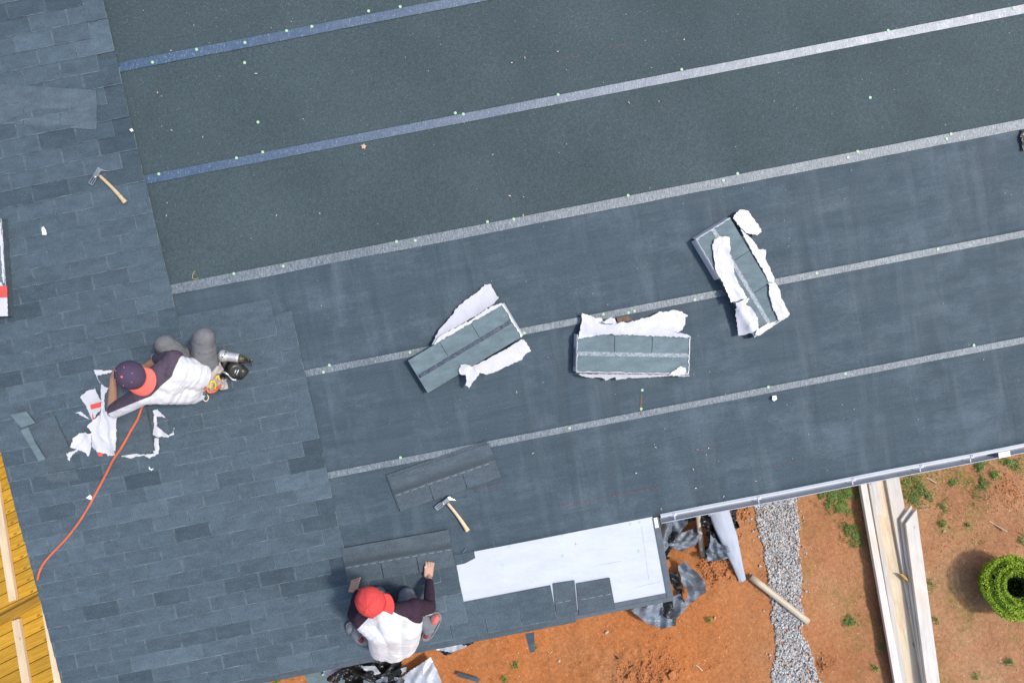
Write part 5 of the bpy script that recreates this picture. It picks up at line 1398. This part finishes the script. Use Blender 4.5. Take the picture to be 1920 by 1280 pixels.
P_ = [gp(*p, .02) for p in [(1152, 1227), (1158, 1230), (1168, 1243), (1160, 1238)]]; c = sum(P_, Vector())/4
t = ground_thing('membrane_strip', Vector((c.x, c.y, .02)), 'small dark sliver on the clay slope', 'strip')
MB().prism([(p-c).xy for p in P_], .02, .03).build('sheet', MAT['film_black'], t)

# beige pipe, hollow
a, b = gp(1407, 1080, .06), gp(1515, 1165, .045)
t = ground_thing('drain_pipe', Vector((a.x, a.y, 0)), 'beige drain pipe lying across the gravel strip', 'pipe')
o_ = Vector((a.x, a.y, 0)); n = 20
mb = MB(); ps = [a-o_+(b-a)*i/6 for i in range(7)]
mb.tube(ps, .039, 20, cap=False); ok = mb.build('tube', MAT['pipe'], t, True); s = ok.modifiers.new('t', 'SOLIDIFY'); s.thickness, s.offset = .005, -1
# cardboard tube standing among the films
a, b = gp(*z8([(752, 170)])[0], .30), gp(*z8([(795, 560)])[0], .05)
t = ground_thing('cardboard_tube', Vector((b.x, b.y, 0)), 'brown tube wrapped in black film under the gutter', 'tube'); o_ = Vector((b.x, b.y, 0))
MB().tube([a-o_, b-o_], [.03, .036], 16).build('tube', MAT['pipe'], t, True)
# grey tapered roll: sheet rolled into a long cone
ctr = z8([(940, 105), (985, 250), (1045, 400), (1090, 540), (1135, 680), (1175, 800)]); rad = [.120, .118, .105, .085, .058, .042]; zz = [.42, .36, .29, .21, .13, .055]
P_ = [gp(*c, z) for c, z in zip(ctr, zz)]; o_ = Vector((P_[-1].x, P_[-1].y, 0))
t = ground_thing('plastic_roll', o_, 'long grey tapered plastic roll leaning below the gutter', 'plastic roll')
P2 = spline([p-o_ for p in P_], 6); R2 = []
for i in range(len(P2)):
    f = i/(len(P2)-1)*5; k = min(4, int(f)); R2.append(rad[k]+(rad[k+1]-rad[k])*(f-k))
mb = MB(); seg = 28
for i, p in enumerate(P2):
    d = (P2[min(i+1, len(P2)-1)]-P2[max(0, i-1)]).normalized(); x = d.cross(Vector((0, 0, 1))).normalized(); y = x.cross(d)
    for j in range(seg+1):
        an = -2.6+5.6*j/seg; rr = R2[i]*(1+.05*noise.noise(Vector((an*1.2, i*.12, 3)))-.12*max(0, j/seg-.75))
        mb.v.append(tuple(p+rr*(math.cos(an+1.57)*x+.5*math.sin(an+1.57)*y)+y*.010*noise.noise(Vector((an*4, i*.25, 8)))))
mb.f = [(i*(seg+1)+j, (i+1)*(seg+1)+j, (i+1)*(seg+1)+j+1, i*(seg+1)+j+1) for i in range(len(P2)-1) for j in range(seg)]
o = mb.build('rolled_sheet', MAT['roll'], t, True); s = o.modifiers.new('t', 'SOLIDIFY'); s.thickness = .003
mb = MB(); p, q = [gp(*c, .5)-o_ for c in z8([(850, 182), (1025, 92)])]
mb.tube([p, q], .011, 8).build('stiff_edge', MAT['white_felt'], t, True)

# ------------------------------------------------------------------ lumber pile
z10 = lambda a, b: (1500+a/2.845, 830+b/2.845)
def plank(p0, p1, w, thk, z, mat, label, mitre=0.0):
    """p0, p1: photo points on the centre line of the top face"""
    a, b = gp(*z10(*p0), z+thk), gp(*z10(*p1), z+thk); d = b-a; L = d.length
    M = Matrix.Translation((a.x, a.y, z)) @ Matrix.Rotation(math.atan2(d.y, d.x), 4, 'Z')
    o = MB().prism([(0+mitre, -w/2), (L, -w/2), (L, w/2), (0, w/2)] if mitre >= 0 else [(0, -w/2), (L, -w/2), (L, w/2), (-mitre, w/2)], 0, thk).build('plank', MAT[mat], None, bevel=.003)
    o.matrix_world = M
    return tag(o, label, 'plank', 'planks of the lumber pile')
B0, B1 = 'primed', 'board_bare'
plank((398, 0), (640, 1420), .30, .045, .01, B1, 'wide bare plank at the bottom of the lumber pile')
plank((318, 60), (560, 1420), .10, .045, .01, B1, 'bottom plank under the left side of the lumber pile')
plank((308, 60), (552, 1420), .085, .045, .0565, B0, 'middle plank of the stack on the left side of the lumber pile')
plank((310, 60), (548, 1420), .072, .045, .103, B0, 'topmost white plank on the left side of the lumber pile')
plank((352, 60), (580, 1420), .055, .04, .0565, B0, 'white plank second from the left of the lumber pile')
plank((378, 40), (425, 385), .075, .04, .0575, B0, 'short white plank ending halfway in the pile channel')
plank((462, 20), (722, 1420), .165, .038, .0568, B0, 'wide white plank near the gutter on the right of the pile')
plank((562, 330), (718, 1420), .15, .045, .0975, B0, 'mitred white plank under the topmost one on the right', .17)
plank((588, 352), (730, 1420), .15, .045, .1435, B0, 'topmost mitred white plank on the right of the lumber pile', .17)
a = gp(*z10(570, 715), .20)
t = ground_thing('wood_splinter', Vector((a.x, a.y, .1)), 'orange brown broken splinter sticking out of the lumber pile', 'splinter', rot=.0)
q = [gp(*z10(*p), .19)-Vector((a.x, a.y, 0)) for p in ((545, 700), (565, 702), (598, 735), (592, 745))]
MB().prism([p.xy for p in q], .0, lambda p: .03+.1*p[0]).build('wood', MAT['deck'], t)

# ------------------------------------------------------------------ clipped bush
bc = gp(1908, 1101, .36)
bush = ground_thing('boxwood_bush', Vector((bc.x, bc.y, 0)), 'round clipped green bush with a dark hollow centre at the right edge', 'bush')
R7 = random.Random(21)
vv, ff, tt = [], [], []
RO, RI, HB = .355, .13, .40
def surf(f, a):
    # profile from the foot outside, over the rounded rim, down into the hollow
    if f < .45:
        q = f/.45; r = RO*(.52+.46*q**.6); z = .05+(HB-.14)*q
    elif f < .82:
        q = (f-.45)/.37; r = RO*.965-(RO*.965-RI)*q; z = HB-.11+.11*math.sin(q*math.pi*.62+.25)
    else:
        q = (f-.82)/.18; r = RI-.035*q; z = HB-.03-.34*q
    r *= 1+.09*noise.noise(Vector((math.cos(a)*2, math.sin(a)*2, f*6)))
    return r, z
for ring in range(34):
    f = .02+.96*ring/33
    r0, _ = surf(f, 0); n = int(2*math.pi*r0/.017)
    for i in range(n):
        for l in range(4):
            a = 2*math.pi*(i+R7.uniform(-.4, .4))/n; ff_ = f+R7.uniform(-.012, .012); r, z = surf(ff_, a)
            groove = math.sin(ff_*math.pi*2*7)
            r += .006*groove
            c = Vector((r*math.cos(a)+R7.gauss(0, .004), r*math.sin(a)+R7.gauss(0, .004), z+R7.gauss(0, .006)+.030*groove))
            d = Vector((math.cos(a)*R7.uniform(.0, 1), math.sin(a)*R7.uniform(0, 1), R7.uniform(.2, .9)))+Vector((R7.gauss(0, .5), R7.gauss(0, .5), R7.gauss(0, .3))); d.normalize()
            out_ = Vector((math.cos(a)*.6, math.sin(a)*.6, .9 if ff_ < .82 else .3))+Vector((R7.gauss(0, .35), R7.gauss(0, .35), R7.gauss(0, .25))); d = (d-out_*d.dot(out_)/out_.length_squared*.85).normalized(); s = d.cross(out_).normalized(); nn = s.cross(d)
            L, w = R7.uniform(.016, .026), R7.uniform(.006, .010); k = len(vv)
            vv.extend([tuple(c-d*L*.5), tuple(c+s*w+nn*.002), tuple(c+d*L*.5-nn*.003), tuple(c-s*w+nn*.002)])
            ff.append((k, k+1, k+2, k+3)); tt.append(min(1, max(0, R7.gauss(.58, .24))))
o = obj('leaves', toned_mesh('leaves', vv, ff, tt), MAT['bush'], bush)
# twiggy body below the leaves keeps the crown opaque
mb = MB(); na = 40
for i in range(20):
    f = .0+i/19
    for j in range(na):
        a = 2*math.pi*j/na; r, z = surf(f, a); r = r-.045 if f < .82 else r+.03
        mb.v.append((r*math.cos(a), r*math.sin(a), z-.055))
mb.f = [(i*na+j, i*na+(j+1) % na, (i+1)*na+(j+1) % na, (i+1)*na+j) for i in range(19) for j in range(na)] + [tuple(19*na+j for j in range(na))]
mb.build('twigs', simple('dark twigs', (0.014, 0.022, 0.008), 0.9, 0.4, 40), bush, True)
MB().tube([(0, 0, -.02), (0, 0, .03)], [.03, .03], 8).build('trunk', MAT['bronze'], bush, True)
